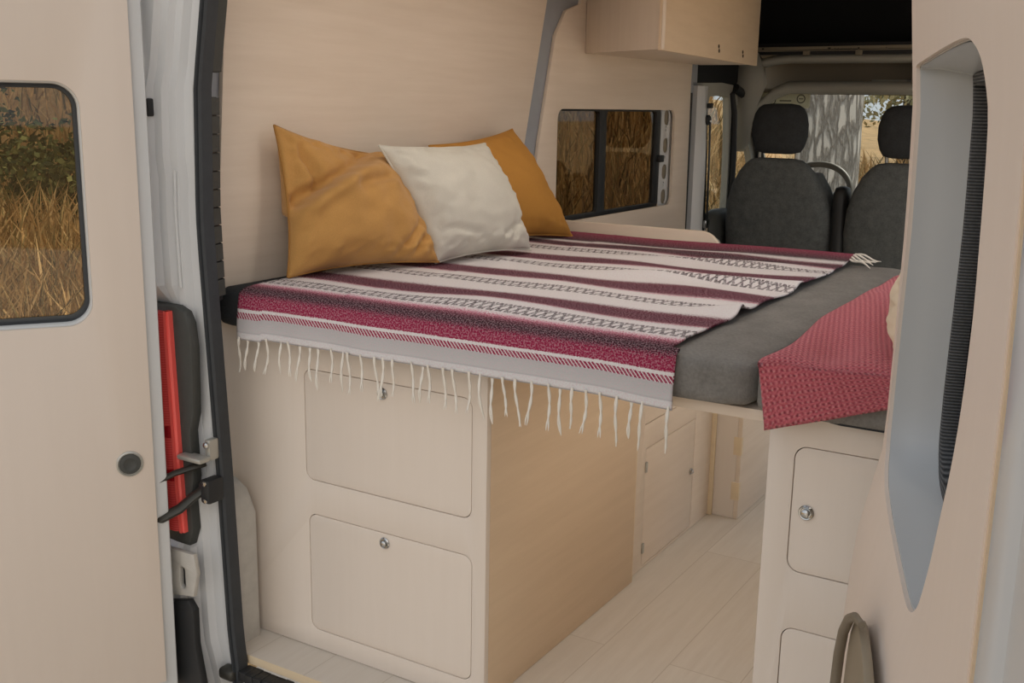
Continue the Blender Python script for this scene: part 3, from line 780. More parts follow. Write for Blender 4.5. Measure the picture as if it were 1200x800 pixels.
# ------------------------------------------------------------------ pillows
def pillow(name, TL, TR, BL, BR, front, mat, label, t_front=.085, t_back=.05, bowx=.05, seed=0, crease=None, wr=.006, seam=None, N=64, group='pillows leaning on the left wall', p=.5, step=None):
    TL, TR, BL, BR = (Vector(v) for v in (TL, TR, BL, BR))
    nrm = ((TR - TL) + (BR - BL)).cross((TL - BL) + (TR - BR)).normalized()
    if nrm.dot(Vector(front)) < 0: nrm = -nrm
    cen = (TL + TR + BL + BR) / 4
    root = thing(name, tuple((BL + BR) / 2), label, 'pillow', group)
    wdt = ((TR - TL).length + (BR - BL).length) / 2
    def base(a, b):
        # a, b in [-1, 1]; edges drawn in between the corners
        aa = a * (1 - bowx * (1 - b * b)); bb = b * (1 - bowx * (1 - a * a))
        u, v = (aa + 1) / 2, (bb + 1) / 2
        return BL * (1 - u) * (1 - v) + BR * u * (1 - v) + TL * (1 - u) * v + TR * u * v
    def height(a, b, side):
        k = max(0, (1 - a * a)) ** p * max(0, (1 - b * b)) ** p
        return k
    bm = bmesh.new(); vs = {}
    for side in (1, -1):
        for i in range(N + 1):
            for j in range(N + 1):
                a = math.sin((i / N * 2 - 1) * PI / 2); b = math.sin((j / N * 2 - 1) * PI / 2)
                bd = i in (0, N) or j in (0, N)
                if side == -1 and bd: vs[(-1, i, j)] = vs[(1, i, j)]; continue
                q = base(a, b); k = height(a, b, side)
                h = k * (t_front if side > 0 else -t_back)
                w = noise.noise(Vector((a * 2.2 + seed, b * 2.2, side * 3.1))) * 1.0 + .5 * noise.noise(Vector((a * 5 + seed, b * 5, 9)))
                edge = max(abs(a), abs(b))
                pk = noise.noise(Vector((a * 9 + seed, b * 9, 4.4))) * math.exp(-((edge - .86) / .10) ** 2)
                if side > 0: h += (wr * w + wr * 1.3 * pk) * min(1, k * 3)
                if step:
                    (x0_, y0_, x1_, y1_, dp_) = step; ln_ = math.hypot(x1_ - x0_, y1_ - y0_)
                    sd = ((x1_ - x0_) * (b - y0_) - (y1_ - y0_) * (a - x0_)) / ln_
                    sm = min(1, max(0, (sd + .03) / .10)); sm = sm * sm * (3 - 2 * sm)
                    far = max(0, 1 - max(0, sd) / 1.3)
                    h += -dp_ * sm * far * min(1, k * 2.2) + dp_ * .45 * math.exp(-((sd + .08) / .10) ** 2) * min(1, k * 2)
                if crease and side > 0:
                    for (ca, cb, da, db, wd, dp) in crease:
                        # crease: segment from (ca,cb) to (da,db); width wd, depth dp
                        vx, vy = da - ca, db - cb; L2 = vx * vx + vy * vy
                        t = max(0, min(1, ((a - ca) * vx + (b - cb) * vy) / L2))
                        dd = math.hypot(a - ca - vx * t, b - cb - vy * t)
                        h += -dp * math.exp(-(dd / wd) ** 2) * min(1, k * 2.5) * (.35 + .65 * math.sin(PI * min(1, max(0, t * .9 + .05))))
                vs[(side, i, j)] = bm.verts.new(q + nrm * h)
    for side in (1, -1):
        for i in range(N):
            for j in range(N):
                f = [vs[(side, i, j)], vs[(side, i + 1, j)], vs[(side, i + 1, j + 1)], vs[(side, i, j + 1)]]
                bm.faces.new(f if side > 0 else f[::-1])
    bnd = [(i, 0) for i in range(N)] + [(N, j) for j in range(N)] + [(i, N) for i in range(N, 0, -1)] + [(0, j) for j in range(N, 0, -1)]
    loop = [vs[(1, i, j)].co.copy() for i, j in bnd]
    from_bm('cushion_cover', bm, mat, root, 180)
    if seam:
        bm = bmesh.new(); add_tube(bm, loop + [loop[0]], .0028, 6, cap=False); from_bm('piping', bm, seam, root, 180)
    return root
pillow('pillow', (-.900, .128, 1.146), (-.872, .50, 1.068), (-.832, .085, .818), (-.690, .462, .822), (1, -.4, 0), 'mustard',
       'mustard velvet pillow creased across its middle, nearest the rear door', .105, .035, .09, 1.3,
       [(-1.05, -.05, -.25, .35, .09, .035), (-.25, .35, .55, .86, .10, .045), (-.75, .75, -.55, .05, .05, .02), (.35, -.95, .75, -.45, .05, .018), (.55, -.98, .9, -.55, .05, .018), (-.2, .1, .5, .35, .09, .016)], .010, 'mustard_seam', step=(-1.0, -.22, .62, 1.0, .042))
pillow('pillow', (-.790, .360, 1.100), (-.800, .835, 1.095), (-.695, .455, .820), (-.622, .790, .824), (1, -.4, .1), 'offwhite',
       'off white linen pillow in the middle of the three', .095, .045, .08, 5.1,
       [(-.9, -.5, -.3, -.75, .05, .010), (.5, -.98, .6, -.5, .05, .012), (.95, -.5, .3, -.8, .05, .010)], .007, 'offwhite')
pillow('pillow', (-.905, .72, 1.088), (-.885, 1.115, 1.128), (-.80, .80, .83), (-.712, 1.19, .815), (1, -.4, 0), 'mustard_deep',
       'plain deep mustard pillow standing farthest from the rear door', .09, .03, .075, 9.4, None, .004, 'mustard_deep')
pillow('pillow', (.53, .40, 1.0), (.520, -.045, .985), (.515, .40, .872), (.505, -.05, .842), (-1, -.1, .1), 'cream_cotton',
       'small cream cotton pillow on top of the red throw, half hidden by the right door', .062, .03, .03, 2.2, None, .005, 'cream_cotton', 40, 'pillows lying on the red throw', .4)

# ------------------------------------------------------------------ overhead cabinet
oc = thing('overhead_cabinet', (-.8, 2.1, 1.37), 'pale plywood overhead cabinet high on the left wall', 'cabinet')
base_pts = [(-.933, 1.69), (-.565, 1.455), (-.62, 2.66), (-.933, 2.66)]
base_pts = [(-.933, 1.66), (-.570, 1.462), (-.690, 2.69), (-.933, 2.69)]
bm = plate_bm([(x, y) for x, y in base_pts], [], 0, .012, FZ(1.374), .0006); from_bm('bottom_panel', bm, 'ply_x', oc, 35)
def wallboard(name, p, q, z0, z1, th, mat, par):
    p, q = Vector((p[0], p[1], 0)), Vector((q[0], q[1], 0))
    return plate(name, [(0, z0), ((q - p).length, z0), ((q - p).length, z1), (0, z1)], [], -th, 0, frame(p, q - p, (0, 0, 1)), mat, par, .0006)
wallboard('rear_panel', (-.933, 1.658), (-.568, 1.459), 1.373, ZC - .002, .012, 'ply_z', oc)
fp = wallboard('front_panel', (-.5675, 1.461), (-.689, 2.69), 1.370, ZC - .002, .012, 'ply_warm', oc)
for (t, z) in ((.52, 1.415), (.525, 1.40), (.80, 1.412), (.805, 1.398)):
    x = -.5675 + (-.689 + .5675) * t; y = 1.461 + 1.229 * t
    lathe('screw_hole', [(0, 0), (.007, 0), (.006, .002), (0, .001)], frame((x + .0005, y, z), (-.1, 1, 0), (0, 0, 1)), 'gap', fp, 10)

# ------------------------------------------------------------------ cab
cab_left = struct(plate('wall_cab_left', [(2.64, -.1), (4.6, -.1), (4.6, .72), (3.55, .92), (3.40, 1.22), (3.2, 1.30), (3.0, 1.31), (2.64, 1.30)],
      [smooth_loop([(2.86, .735), (3.12, .735), (3.135, .75), (3.13, 1.0), (3.10, 1.22), (3.07, 1.25), (2.90, 1.25), (2.85, 1.22), (2.845, 1.0)], 4),
       smooth_loop([(3.225, .735), (3.40, .735), (3.50, .80), (3.44, .97), (3.33, 1.10), (3.235, 1.20), (3.20, 1.20), (3.19, 1.0)], 4)], -.03, 0, FX(-.95), 'cab_trim'), 'light grey cab side with the driver door window and small front window', 'wall')
w2 = thing('window_2', (-.97, 3.2, .74), 'driver side door glass in the cab', 'window', kind='structure')
plate('pane', [(2.87, .73), (3.55, .73), (3.5, .9), (3.2, 1.26), (2.87, 1.26)], [], -.02, -.016, FX(-.95), 'glass_clear', w2)
tube('window_channel', [(-.938, 3.165, .73), (-.94, 3.165, 1.0), (-.945, 3.155, 1.18), (-.95, 3.12, 1.27)], .017, 'black', w2, 8)
bp = thing('trim_2', (-.9, 2.7, 0), 'light grey pillar behind the driver seat', 'pillar', kind='structure')
bm = bmesh.new()
rings = []
for z in np.linspace(-.05, 1.29, 12):
    k = .0 if z < 1.0 else (z - 1.0) * .12
    rings.append([(-.95, 2.66, z), (-.925, 2.655, z), (-.905 - k * .5, 2.675, z), (-.897 - k * .5, 2.70, z), (-.905 - k * .5, 2.74, z), (-.925, 2.77, z), (-.95, 2.78, z)])
add_loft(bm, rings); from_bm('pillar_cover', bm, 'white_paint', bp, 30)
tube('door_rubber', [(-.918, 2.775, -.0), (-.918, 2.775, .7), (-.925, 2.775, 1.0), (-.938, 2.78, 1.20)], .011, 'black', bp)
tube('panel_gap', [(-.944, 2.632, .3), (-.942, 2.63, .8), (-.94, 2.62, 1.26)], .008, 'black', bp)
sbm = thing('seat_belt', (-.88, 2.78, .6), 'dark seat belt hanging on the pillar beside the driver seat', 'seat belt')
bm = bmesh.new(); add_tube(bm, [(-.905, 2.765, 1.14), (-.902, 2.768, 1.0), (-.898, 2.768, .75), (-.893, 2.765, .66)], .011, 8, True, .22); from_bm('belt_strap', bm, 'black', sbm, 50)
lathe('belt_anchor', [(0, 0), (.022, 0), (.022, .008), (.012, .016), (0, .016)], frame((-.912, 2.745, 1.150), (0, 1, 0), (0, 0, 1)), 'black', sbm, 18)
lathe('anchor_bolt', [(0, 0), (.008, 0), (.006, .005), (0, .005)], frame((-.897, 2.745, 1.145), (0, 1, 0), (0, 0, 1)), 'chrome', sbm, 12)
box('adjuster', (-.915, 2.74, 1.198), (-.895, 2.77, 1.220), 'black', sbm, .004)
bm = bmesh.new(); add_box(bm, (-.902, 2.74, .690), (-.888, 2.785, .725), .004); add_tube(bm, [(-.892, 2.755, .69), (-.88, 2.735, .65), (-.872, 2.715, .625)], .010, 8, True, .3); from_bm('belt_tongue', bm, 'chrome', sbm, 40)

def rring(cx, cy, hx, hy, z, n=32, e=3.2, tilt=0.0):
    out = []
    for k in range(n):
        a_ = 2 * PI * k / n; c, s = math.cos(a_), math.sin(a_)
        out.append((cx + hx * abs(c) ** (2 / e) * (1 if c >= 0 else -1), cy + hy * abs(s) ** (2 / e) * (1 if s >= 0 else -1), z))
    return out
def seat(cx, cy, label, wide=1.0):
    r = thing('front_seat', (cx, cy, .1), label, 'car seat', 'charcoal front seats')
    bm = bmesh.new()
    prof_ = [(.44, .200, .055), (.50, .228, .070), (.60, .238, .076), (.70, .236, .076), (.80, .222, .072), (.88, .196, .066), (.94, .162, .058), (.975, .132, .050), (.993, .108, .038), (1.000, .075, .018)]
    add_loft(bm, [rring(cx, cy + .10 + (1.0 - z) * .30 - .05, hx * wide, hy, z, 36, 3.0) for z, hx, hy in prof_])
    back = from_bm('backrest', bm, 'seat_back', r, 180)
    for s in (-1, 1):
        bm = bmesh.new()
        add_loft(bm, [rring(cx + s * (hx * wide - .028), cy + .10 + (1.0 - z) * .30 + .01, .034, .074, z, 16, 2.2) for z, hx, hy in prof_[1:7]])
        from_bm('side_bolster', bm, 'seat_back', r, 180)
    bm = bmesh.new()
    hp = [(1.018, .060, .028), (1.026, .092, .042), (1.05, .106, .050), (1.09, .117, .054), (1.14, .117, .055), (1.18, .108, .052), (1.205, .094, .044), (1.218, .074, .032), (1.223, .04, .014)]
    add_loft(bm, [rring(cx, cy + .065, hx * wide, hy, z, 36, 2.7) for z, hx, hy in hp])
    from_bm('headrest', bm, 'head_cloth', r, 180)
    for s in (-.078, .078): tube('headrest_post', [(cx + s, cy + .060, .97), (cx + s, cy + .060, 1.06)], .0065, 'bracket', r)
    bm = bmesh.new(); add_loft(bm, [rring(cx, cy + .46, .23, hy, z, 30, 4) for z, hy in ((.30, .20), (.33, .235), (.42, .24), (.46, .22), (.47, .15))]); from_bm('seat_cushion', bm, 'seat_back', r, 180)
    box('seat_base', (cx - .2, cy + .22, -.0), (cx + .2, cy + .66, .30), 'dark_plastic', r, .02, 3)
    return r
sA = seat(-.615, 2.75, 'charcoal cloth driver seat in front of the steering wheel, on the left')
sB = seat(-.088, 2.72, 'charcoal cloth passenger seat partly hidden by the right rear door', 1.02)
bm = bmesh.new()
add_loft(bm, [rring(-.352, 2.88, hx, hy, z, 20, 2.6) for z, hx, hy in ((.5, .028, .05), (.62, .032, .055), (.80, .034, .06), (.86, .033, .058), (.885, .026, .045), (.892, .012, .02))])
arm = from_bm('folded_armrest', bm, 'black', None, 180); tag(arm, 'dark folded up armrest standing between the two front seats', 'armrest')
bm = bmesh.new(); add_loft(bm, [rring(-.905, 2.92, hx, hy, z, 20, 2.4) for z, hx, hy in ((.50, .030, .10), (.6, .040, .14), (.70, .042, .15), (.745, .036, .13), (.76, .02, .08))])
from_bm('door_armrest', bm, 'dark_plastic', cab_left, 180)
lathe('recline_knob', [(0, 0), (.026, 0), (.030, .01), (.026, .022), (0, .026)], frame((-.842, 2.74, .625), (1, 0, 0), (0, 0, 1)), 'cab_trim', sA)

# steering wheel
sw = thing('steering_wheel', (-.605, 3.32, .82), 'grey steering wheel seen between the two front seats', 'steering wheel')
ctr = Vector((-.605, 3.32, .815)); axis = Vector((0, -.80, .60)).normalized(); e1 = Vector((1, 0, 0)); e2 = axis.cross(e1).normalized() * -1
if e2.z < 0: e2 = -e2
R_ = .172
bm = bmesh.new(); rg = []
for k in range(48):
    a_ = 2 * PI * k / 48; c = ctr + (e1 * math.cos(a_) + e2 * math.sin(a_)) * R_; o_ = (e1 * math.cos(a_) + e2 * math.sin(a_))
    rg.append([c + o_ * .014 * math.cos(b) + axis * .014 * math.sin(b) for b in np.linspace(0, 2 * PI, 12, endpoint=False)])
add_loft(bm, rg + [rg[0]], cap=False); bmesh.ops.remove_doubles(bm, verts=bm.verts[:], dist=1e-5)
from_bm('wheel_rim', bm, mat_plain('wheel_rim_grey', rgb(120, 116, 106), .45), sw, 180)
lathe('wheel_hub', [(0, -.02), (.07, -.02), (.075, 0), (.06, .02), (0, .028)], frame(ctr, e1, e2), 'dark_plastic', sw)
for an in (0.0, PI, -PI / 2): tube('spoke', [ctr + (e1 * math.cos(an) + e2 * math.sin(an)) * t for t in (.04, .10, .168)], [.022, .018, .014], 'dark_plastic', sw, 8, .5)
# dashboard
db = thing('dashboard', (-.2, 3.8, 0), 'dark dashboard with an instrument hood under the windscreen', 'dashboard')
bm = bmesh.new()
add_loft(bm, [[(x, 3.52, .3), (x, 3.46, .62), (x, 3.48, .70), (x, 3.56, .735), (x, 3.9, .745), (x, 4.35, .70), (x, 4.35, .3)] for x in np.linspace(-.94, .6, 8)])
from_bm('dash_body', bm, 'dark_plastic', db, 40)
bm = bmesh.new(); add_loft(bm, [rring(-.58, 3.56, hx, hy, z, 24, 2.6) for z, hx, hy in ((.70, .20, .11), (.77, .19, .10), (.80, .16, .08), (.815, .10, .04))]); from_bm('instrument_hood', bm, 'black', db, 180)
# overhead shelf above the windscreen
sh = thing('overhead_shelf', (-.3, 3.3, 1.25), 'grey beige moulded storage shelf above the windscreen', 'shelf')
xs = [-1.0, -.93, -.86, -.80, -.74, -.5, -.2, .1, .4, .62]
def rail(name, zc, hz, y, hy, mat, curl):
    bm = bmesh.new(); rings = []
    for x in xs:
        c_ = max(0, (-.74 - x) / .26); zz = zc - curl * c_ ** 1.6
        rings.append([(x, y + hy * 1.0 * math.cos(t) * (1), zz + hz * math.sin(t)) for t in np.linspace(0, 2 * PI, 14, endpoint=False)])
    add_loft(bm, rings); return from_bm(name, bm, mat, sh, 180)
rail('lower_lip', 1.298, .029, 3.30, .05, 'cab_trim', .26)
rail('upper_rail', 1.425, .022, 3.30, .04, 'cab_trim', .06)
plate('shelf_back', [(-.93, 1.27), (.62, 1.27), (.62, 1.50), (-1.0, 1.50)], [], 0, .01, FY(3.50), 'cab_shelf', sh)
box('shelf_floor', (-.90, 3.30, 1.275), (.6, 3.50, 1.292), 'cab_shelf', sh, .003)
bm = bmesh.new()
add_loft(bm, [[(-.99, 3.26, 1.0), (-.93, 3.25, 1.02), (-.90, 3.26, 1.04), (-.96, 3.36, 1.0)], [(-1.0, 3.24, 1.15), (-.92, 3.22, 1.17), (-.875, 3.24, 1.19), (-.94, 3.4, 1.15)], [(-1.0, 3.2, 1.28), (-.90, 3.20, 1.30), (-.82, 3.22, 1.31), (-.9, 3.4, 1.28)], [(-1.0, 3.2, 1.42), (-.93, 3.20, 1.44), (-.87, 3.22, 1.45), (-.9, 3.4, 1.42)]])
from_bm('end_moulding', bm, 'cab_trim', sh, 180)
bm = bmesh.new(); add_box(bm, (-.385, 3.34, 1.293), (-.235, 3.46, 1.335), .004); o = from_bm('storage_box', bm, 'cab_trim', None, 40)
tag(o, 'small pale box lying on the shelf above the windscreen', 'box')
box('shelf_divider', (-.20, 3.26, 1.30), (-.05, 3.30, 1.43), 'cab_shelf', sh, .006)
# roof bow with slots
bm = bmesh.new()
rb = thing('roof_bow', (-.3, 3.3, 1.46), 'grey steel roof bow with small slots above the cab shelf', 'roof bow')
plate('bow_strip', [(-.93, 1.452), (.62, 1.462), (.62, 1.482), (-.93, 1.472)], [rrect(x, 1.462, x + w, 1.469, .003, 3) for x, w in ((-.86, .012), (-.56, .014), (-.53, .005), (-.515, .005), (-.46, .005), (-.43, .009), (-.31, .005), (-.20, .009))], 0, .01, FY(3.24), 'cab_shelf', rb, .001)
box('bow_backing', (-.93, 3.252, 1.44), (.62, 3.26, 1.49), 'black', rb, 0)
for x in (-.67, -.44, -.12): box('clip', (x, 3.235, 1.436), (x + .03, 3.25, 1.455), 'cab_shelf', rb, .003)
struct(box('ceiling_roof', (-1.05, -.16, 1.76), (.72, 3.5, 1.95), 'white_paint', None, .05, 3), 'white outer roof of the van', 'roof')
# dark void over the cab
struct(box('ceiling_cab', (-1.02, YF, 1.72), (.66, 3.5, 1.75), 'dark_insul', None, 0), 'black headlining above the cab', 'ceiling')
struct(box('wall_cab_top', (-1.02, 3.42, 1.46), (.66, 3.46, 1.74), 'dark_insul', None, 0), 'black panel above the cab shelf', 'wall')
struct(plate('wall_cab_upper_left', [(2.60, 1.27), (3.15, 1.27), (3.3, 1.42), (3.46, 1.44), (3.46, 1.74), (2.60, 1.74)], [], -.02, 0, FX(-.952), 'dark_insul'), 'black insulated upper cab side behind the overhead cabinet', 'wall')
struct(box('trim_3', (-1.02, YF + .002, ZC), (.66, YF + .02, 1.74), 'dark_insul', None, 0), 'black edge between the ceiling and the cab', 'trim')
tube_o = tube('grab_rubber', [(-.94, 3.14, 1.292), (-.93, 3.25, 1.255), (-.925, 3.36, 1.17), (-.925, 3.46, 1.05), (-.93, 3.53, .95)], .020, 'black')
tag(tube_o, 'thick black rubber trim curving down the windscreen pillar', 'trim')
# A pillar and windscreen
bm = bmesh.new(); add_tube(bm, [(-.945, 3.30, 1.30), (-.95, 3.42, 1.17), (-.955, 3.55, .98), (-.96, 3.75, .74)], [.032, .032, .036, .045], 10)
struct(from_bm('trim_4', bm, 'cab_trim', None, 60), 'light grey windscreen pillar at the left of the cab', 'pillar')
w3 = thing('window_3', (-.2, 3.9, .74), 'wide windscreen looking out on a tree trunk', 'window', kind='structure')
bm = bmesh.new(); add_loft(bm, [[(-.95, 3.50, 1.29), (.62, 3.50, 1.29), (.62, 3.504, 1.29), (-.95, 3.504, 1.29)], [(-.97, 4.32, .70), (.62, 4.32, .70), (.62, 4.324, .70), (-.97, 4.324, .70)]])
from_bm('pane', bm, 'glass_clear', w3)
# sun visor with its printed label
def translucent_label():
    t = NT('translucent_label'); d_ = t.n('ShaderNodeBsdfDiffuse'); d_.inputs[0].default_value = rgb(226, 225, 212)
    r_ = t.n('ShaderNodeBsdfTranslucent'); r_.inputs[0].default_value = rgb(235, 233, 215); a_ = t.n('ShaderNodeMixShader'); a_.inputs[0].default_value = .7
    t.t.links.new(d_.outputs[0], a_.inputs[1]); t.t.links.new(r_.outputs[0], a_.inputs[2]); t.t.links.new(a_.outputs[0], t.out.inputs[0]); return t.m
M['white_label'] = translucent_label()
sv = thing('sun_visor', (-.78, 3.36, 1.19), 'pale sun visor with a printed safety label under the cab shelf', 'sun visor')
FV = FY(3.36)
plate('visor_board', rrect(-.90, 1.205, -.66, 1.285, .012), [], -.012, 0, FV, 'white_label', sv, .003)
def ring2(cx, cz, r0, r1): return [(cx + r0 * math.cos(t), cz + r0 * math.sin(t)) for t in np.linspace(0, 2 * PI, 24, endpoint=False)], [(cx + r1 * math.cos(t), cz + r1 * math.sin(t)) for t in np.linspace(0, 2 * PI, 24, endpoint=False)]
for cx, cz in ((-.838, 1.240), (-.700, 1.248)):
    o_, i_ = ring2(cx, cz, .020, .016); bm = plate_bm(o_, [i_], .0005, .0015, FV)
    add_box(bm, (cx - .010, 3.3585, cz - .0015), (cx + .010, 3.3595, cz + .0015)); from_bm('printed_mark', bm, 'dark_plastic', sv)
box('printed_line', (-.80, 3.3585, 1.236), (-.745, 3.3595, 1.241), 'dark_plastic', sv, 0)
box('printed_edge', (-.90, 3.3585, 1.207), (-.885, 3.3595, 1.280), 'cab_trim', sv, 0)

FILL = 16.5  # strength of the unseen lamps added to brighten the inside
# ------------------------------------------------------------------ outside
GZ = -.62
def HZ(x, y):
    t = min(1.0, max(0.0, (-x - 3.5) / 6.5)); t = t * t * (3 - 2 * t)
    k = min(1.0, max(0.0, (y - 8.0) / 4.0)); t *= k * k * (3 - 2 * k)
    k = min(1.0, max(0.0, ((.8 - x) / (y + 2.0) - .34) / .07)) if y > 0 else 0.0; t *= k * k * (3 - 2 * k)
    return GZ + 2.5 * t * (1 + .1 * math.sin(x * .5 + y * .3))
gx = [-90, -60, -40, -28, -20] + [-16 + i * .5 for i in range(29)] + [4, 20, 60]; gy = [-60, -40, -25] + [-16 + i * 1.5 for i in range(34)] + [45, 70, 120]
gr = grid_obj('ground', [[(x, y, HZ(x, y)) for x in gx] for y in gy], 'ground'); struct(gr, 'dry golden meadow ground rising to a bank on the left of the van', 'ground')
tr_ = plate('bounce_ground', [(-1.55, -14), (9, -14), (9, 22), (-1.55, 22)], [], -.01, .006, FZ(GZ), mat_plain('pale_sand', rgb(206, 194, 178), .95, var=.1, vscale=3))  # unseen pale ground, added to bounce light in through the doors
struct(tr_, 'unseen pale sandy ground added to bounce light into the van', 'ground')
def grass(n=64000):
    V = np.zeros((n, 5, 3)); keep = 0
    ang = np.radians(rng.uniform(-100, 8, n)); dist = 2.6 + (rng.random(n) ** 1.7) * 24
    ox, oy = .3, 1.0
    x = ox + np.sin(ang) * dist; y = oy + np.cos(ang) * dist
    ok = ((x < -1.9) | (y > 5.6))
    x, y, dist = x[ok], y[ok], dist[ok]; n = len(x)
    h = rng.uniform(.45, 1.0, n) * (1 + .35 * np.sin(x * .9) * np.cos(y * .7)) ; w = rng.uniform(.004, .009, n) * (1 + dist / 8)
    th = rng.uniform(0, 2 * PI, n); lean = rng.uniform(.05, .55, n) * h; la = rng.uniform(0, 2 * PI, n)
    gz = np.array([HZ(a_, b_) for a_, b_ in zip(x, y)]) - .02
    cx, cy = np.cos(th), np.sin(th); lx, ly = np.cos(la) * lean, np.sin(la) * lean
    V = np.zeros((n, 5, 3))
    for k, (sx, t) in enumerate(((-1, 0), (1, 0), (1, .55), (-1, .55), (0, 1))):
        ww = w * (1 if t == 0 else .75) * sx
        V[:, k, 0] = x + cx * ww + lx * t * t; V[:, k, 1] = y + cy * ww + ly * t * t; V[:, k, 2] = gz + h * t * (1 - .15 * t)
    me = bpy.data.meshes.new('meadow_grass')
    idx = np.arange(n)[:, None] * 5
    quads = idx + np.array([0, 1, 2, 3]); tris = idx + np.array([3, 2, 4])
    faces = [tuple(q) for q in quads.tolist()] + [tuple(q) for q in tris.tolist()]
    me.from_pydata(V.reshape(-1, 3).tolist(), [], faces)
    o = bpy.data.objects.new('meadow_grass', me); finish(o, 'grass'); tag(o, 'tall golden dry grass growing beside the van', 'grass', None, 'stuff')
grass()
bt = thing('tree', (-2.12, 9.1, GZ), 'large pale barked tree trunk in front of the windscreen', 'tree')
bm = bmesh.new(); rings = []
for z in np.linspace(GZ, 6, 50):
    r = .285 + .16 * math.exp(-(z - GZ) / .5)
    rings.append([(-2.12 + (r + .018 * noise.noise(Vector((3 * math.cos(t), 3 * math.sin(t), z * 2)))) * math.cos(t), 9.1 + r * math.sin(t), z) for t in np.linspace(0, 2 * PI, 40, endpoint=False)])
add_loft(bm, rings); from_bm('trunk', bm, 'bark', bt, 180)
def leaves(name, c, rad, n, size, mat, parent, flat=.8):
    d = rng.normal(size=(n, 3)); d /= np.linalg.norm(d, axis=1)[:, None]; r = rng.random(n) ** .4
    lump = 1 + .25 * np.sin(d[:, 0] * 5 + c[0]) * np.cos(d[:, 2] * 6 + c[1])
    Pn = np.array(c) + d * (r * rad * lump)[:, None] * np.array([1, 1, flat])
    a_ = rng.normal(size=(n, 3)); a_ /= np.linalg.norm(a_, axis=1)[:, None]; b_ = np.cross(a_, rng.normal(size=(n, 3))); b_ /= np.linalg.norm(b_, axis=1)[:, None]
    s = size * rng.uniform(.6, 1.4, n)[:, None]
    V = np.stack([Pn - a_ * s, Pn + b_ * s * .5, Pn + a_ * s, Pn - b_ * s * .5], 1).reshape(-1, 3)
    me = bpy.data.meshes.new(name); me.from_pydata(V.tolist(), [], (np.arange(n)[:, None] * 4 + np.arange(4)).tolist())
    return finish(bpy.data.objects.new(name, me), mat, parent)
def tree(x, y, h, rad, mat, label, n=2600):
    GZ = HZ(x, y) - .05
    r = thing('tree', (x, y, GZ), label, 'tree', 'trees beyond the meadow')
    bm = bmesh.new(); add_tube(bm, [(x + .2 * noise.noise(Vector((x, z, 0))), y, GZ + z) for z in np.linspace(0, h * .8, 8)], list(np.linspace(.035 * h, .012 * h, 8)), 10); from_bm('trunk', bm, 'bark_dark', r, 180)
    leaves('foliage', (x, y, GZ + h * .58), rad, n * 2, .11, mat, r, h * .42 / rad)
lab = 'bushy green tree at the far edge of the golden meadow'
for (x, y, h, rad) in ((-21, 1.5, 6, 3.0), (-24, 8.6, 7, 3.4), (-25, 16.4, 8, 3.6), (-20, 23.5, 7, 3.4), (-31, 1.5, 9, 4.2), (-15, 30.5, 8, 3.4), (-33, 12, 10, 4.4), (-24, -5.5, 7, 3.4), (-32, 22, 10, 4.6), (-23, 34, 9, 4.2), (-16, -9, 7, 3.2)):
    tree(x, y, h, rad, 'leaf_dark', lab)
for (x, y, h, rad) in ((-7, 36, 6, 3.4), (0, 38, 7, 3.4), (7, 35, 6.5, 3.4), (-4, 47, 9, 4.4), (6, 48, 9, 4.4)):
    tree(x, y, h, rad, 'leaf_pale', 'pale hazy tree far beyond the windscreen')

def bush(x, y, rad, label):
    GZ = HZ(x, y) - .05
    b_ = thing('bush', (x, y, GZ), label, 'bush', 'bushes across the meadow')
    leaves('foliage', (x, y, GZ + rad * .72), rad, 3200, .06, 'leaf_dark', b_, .8)
    bm = bmesh.new()
    for k in range(4): add_tube(bm, [(x + .1 * k - .15, y, GZ), (x + .35 * (k - 1.5), y + .1, GZ + rad)], [.05, .02], 6)
    from_bm('stem', bm, 'bark_dark', b_, 180)
for az, dd, rad in ((-35.5, 15, 1.1), (-31.0, 17, .9), (-66, 15, 1.4), (-59, 18, 1.4), (-53.5, 14.5, 1.0), (-48, 19, 1.5), (-41.5, 15.5, 1.1)):
    bush(.82 + math.sin(math.radians(az)) * dd, -1.67 + math.cos(math.radians(az)) * dd, rad, 'dark green bush growing across the golden meadow')
# warm fill light added under the bed board to brighten the aisle
ub = thing('under_bed_fill', (.02, .62, .698), 'unseen slim fill bar added under the bed board to brighten the aisle', 'light')
box('lamp_body', (-.03, .15, .688), (.07, 1.15, .698), 'white_paint', ub, .001)
t = NT('fill_bar_diffuser'); em = t.n('ShaderNodeEmission', i_Strength=FILL * .27); em.inputs[0].default_value = (1, .90, .78, 1); t.t.links.new(em.outputs[0], t.out.inputs[0])
box('diffuser', (-.025, .16, .684), (.065, 1.14, .6879), t.m, ub, .001)
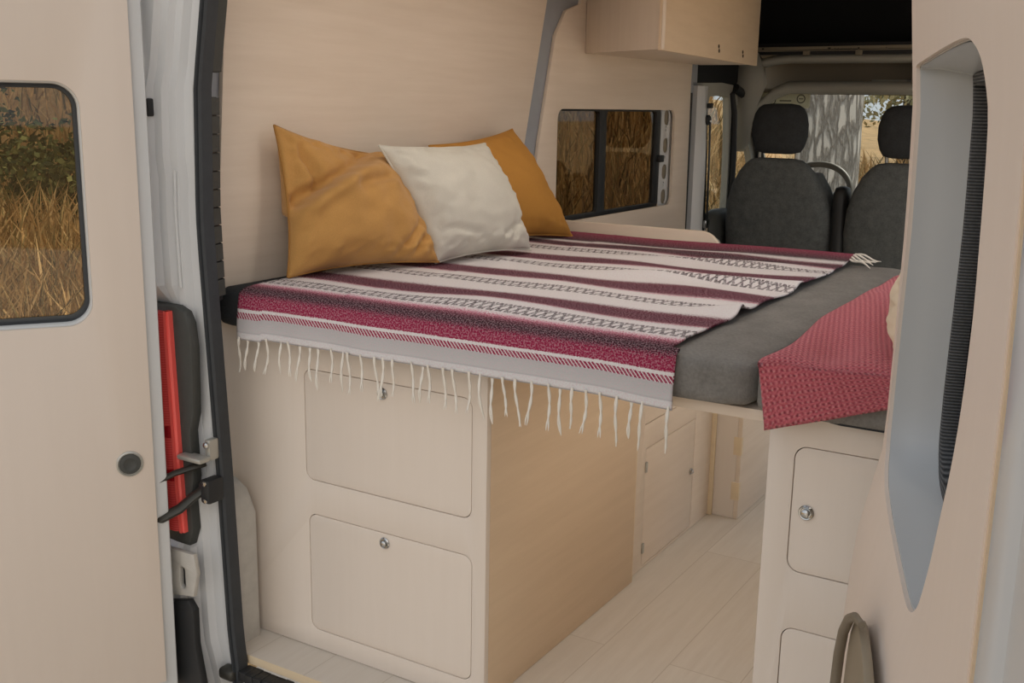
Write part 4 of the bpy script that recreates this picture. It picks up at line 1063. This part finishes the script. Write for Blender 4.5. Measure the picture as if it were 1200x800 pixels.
# ------------------------------------------------------------------ light
sl_ = bpy.data.lights.new('sun', 'SUN'); sl_.energy = 4.0; sl_.angle = math.radians(1.0); sl_.color = (1.0, .93, .82)
so = bpy.data.objects.new('sun', sl_); COL.objects.link(so); so.location = (3, 6, 9)
so.rotation_euler = Vector((.20, .80, .90)).to_track_quat('Z', 'Y').to_euler()
# unseen flat ceiling lamps, added to brighten the load space
for lx, ly in ((-.42, .30), (.18, .30), (-.42, .85), (.18, .85)):
    cl = thing('ceiling_fill', (lx, ly, ZC), 'unseen slim round fill lamp added to the plywood ceiling to brighten the inside', 'fill light', 'added fill lamps in the ceiling')
    lathe('lamp_ring', [(.085, 0), (.10, 0), (.10, -.012), (.085, -.012)], Matrix.Translation((lx, ly, ZC)), 'white_paint', cl, 32, False)
    t = NT('fill_diffuser'); em = t.n('ShaderNodeEmission', i_Strength=FILL); em.inputs[0].default_value = (1, .93, .84, 1); t.t.links.new(em.outputs[0], t.out.inputs[0])
    lathe('diffuser', [(0, -.001), (.085, -.001), (.085, -.009), (0, -.009)], Matrix.Translation((lx, ly, ZC)), t.m, cl, 32)
w = bpy.data.worlds.new('sky'); scene.world = w; w.use_nodes = True
nt = w.node_tree; bg = nt.nodes['Background']
sky = nt.nodes.new('ShaderNodeTexSky'); sky.sky_type = 'NISHITA'; sky.sun_disc = False; sky.sun_elevation = math.radians(32); sky.sun_rotation = math.radians(150); sky.air_density = 1.0; sky.dust_density = 4.0; sky.ozone_density = 1.0
mx = nt.nodes.new('ShaderNodeMix'); mx.data_type = 'RGBA'; mx.inputs[0].default_value = .78
hs = nt.nodes.new('ShaderNodeVectorMath'); hs.operation = 'SCALE'; hs.inputs[3].default_value = .12
nt.links.new(sky.outputs[0], hs.inputs[0]); nt.links.new(hs.outputs[0], mx.inputs[6]); mx.inputs[7].default_value = (.93, .985, 1.06, 1)
nt.links.new(mx.outputs[2], bg.inputs[0]); bg.inputs[1].default_value = 1.0
scene.view_settings.view_transform = 'Standard'; scene.view_settings.look = 'None'; scene.view_settings.gamma = 1; scene.view_settings.use_curve_mapping = False
scene.view_settings.exposure = -0.12
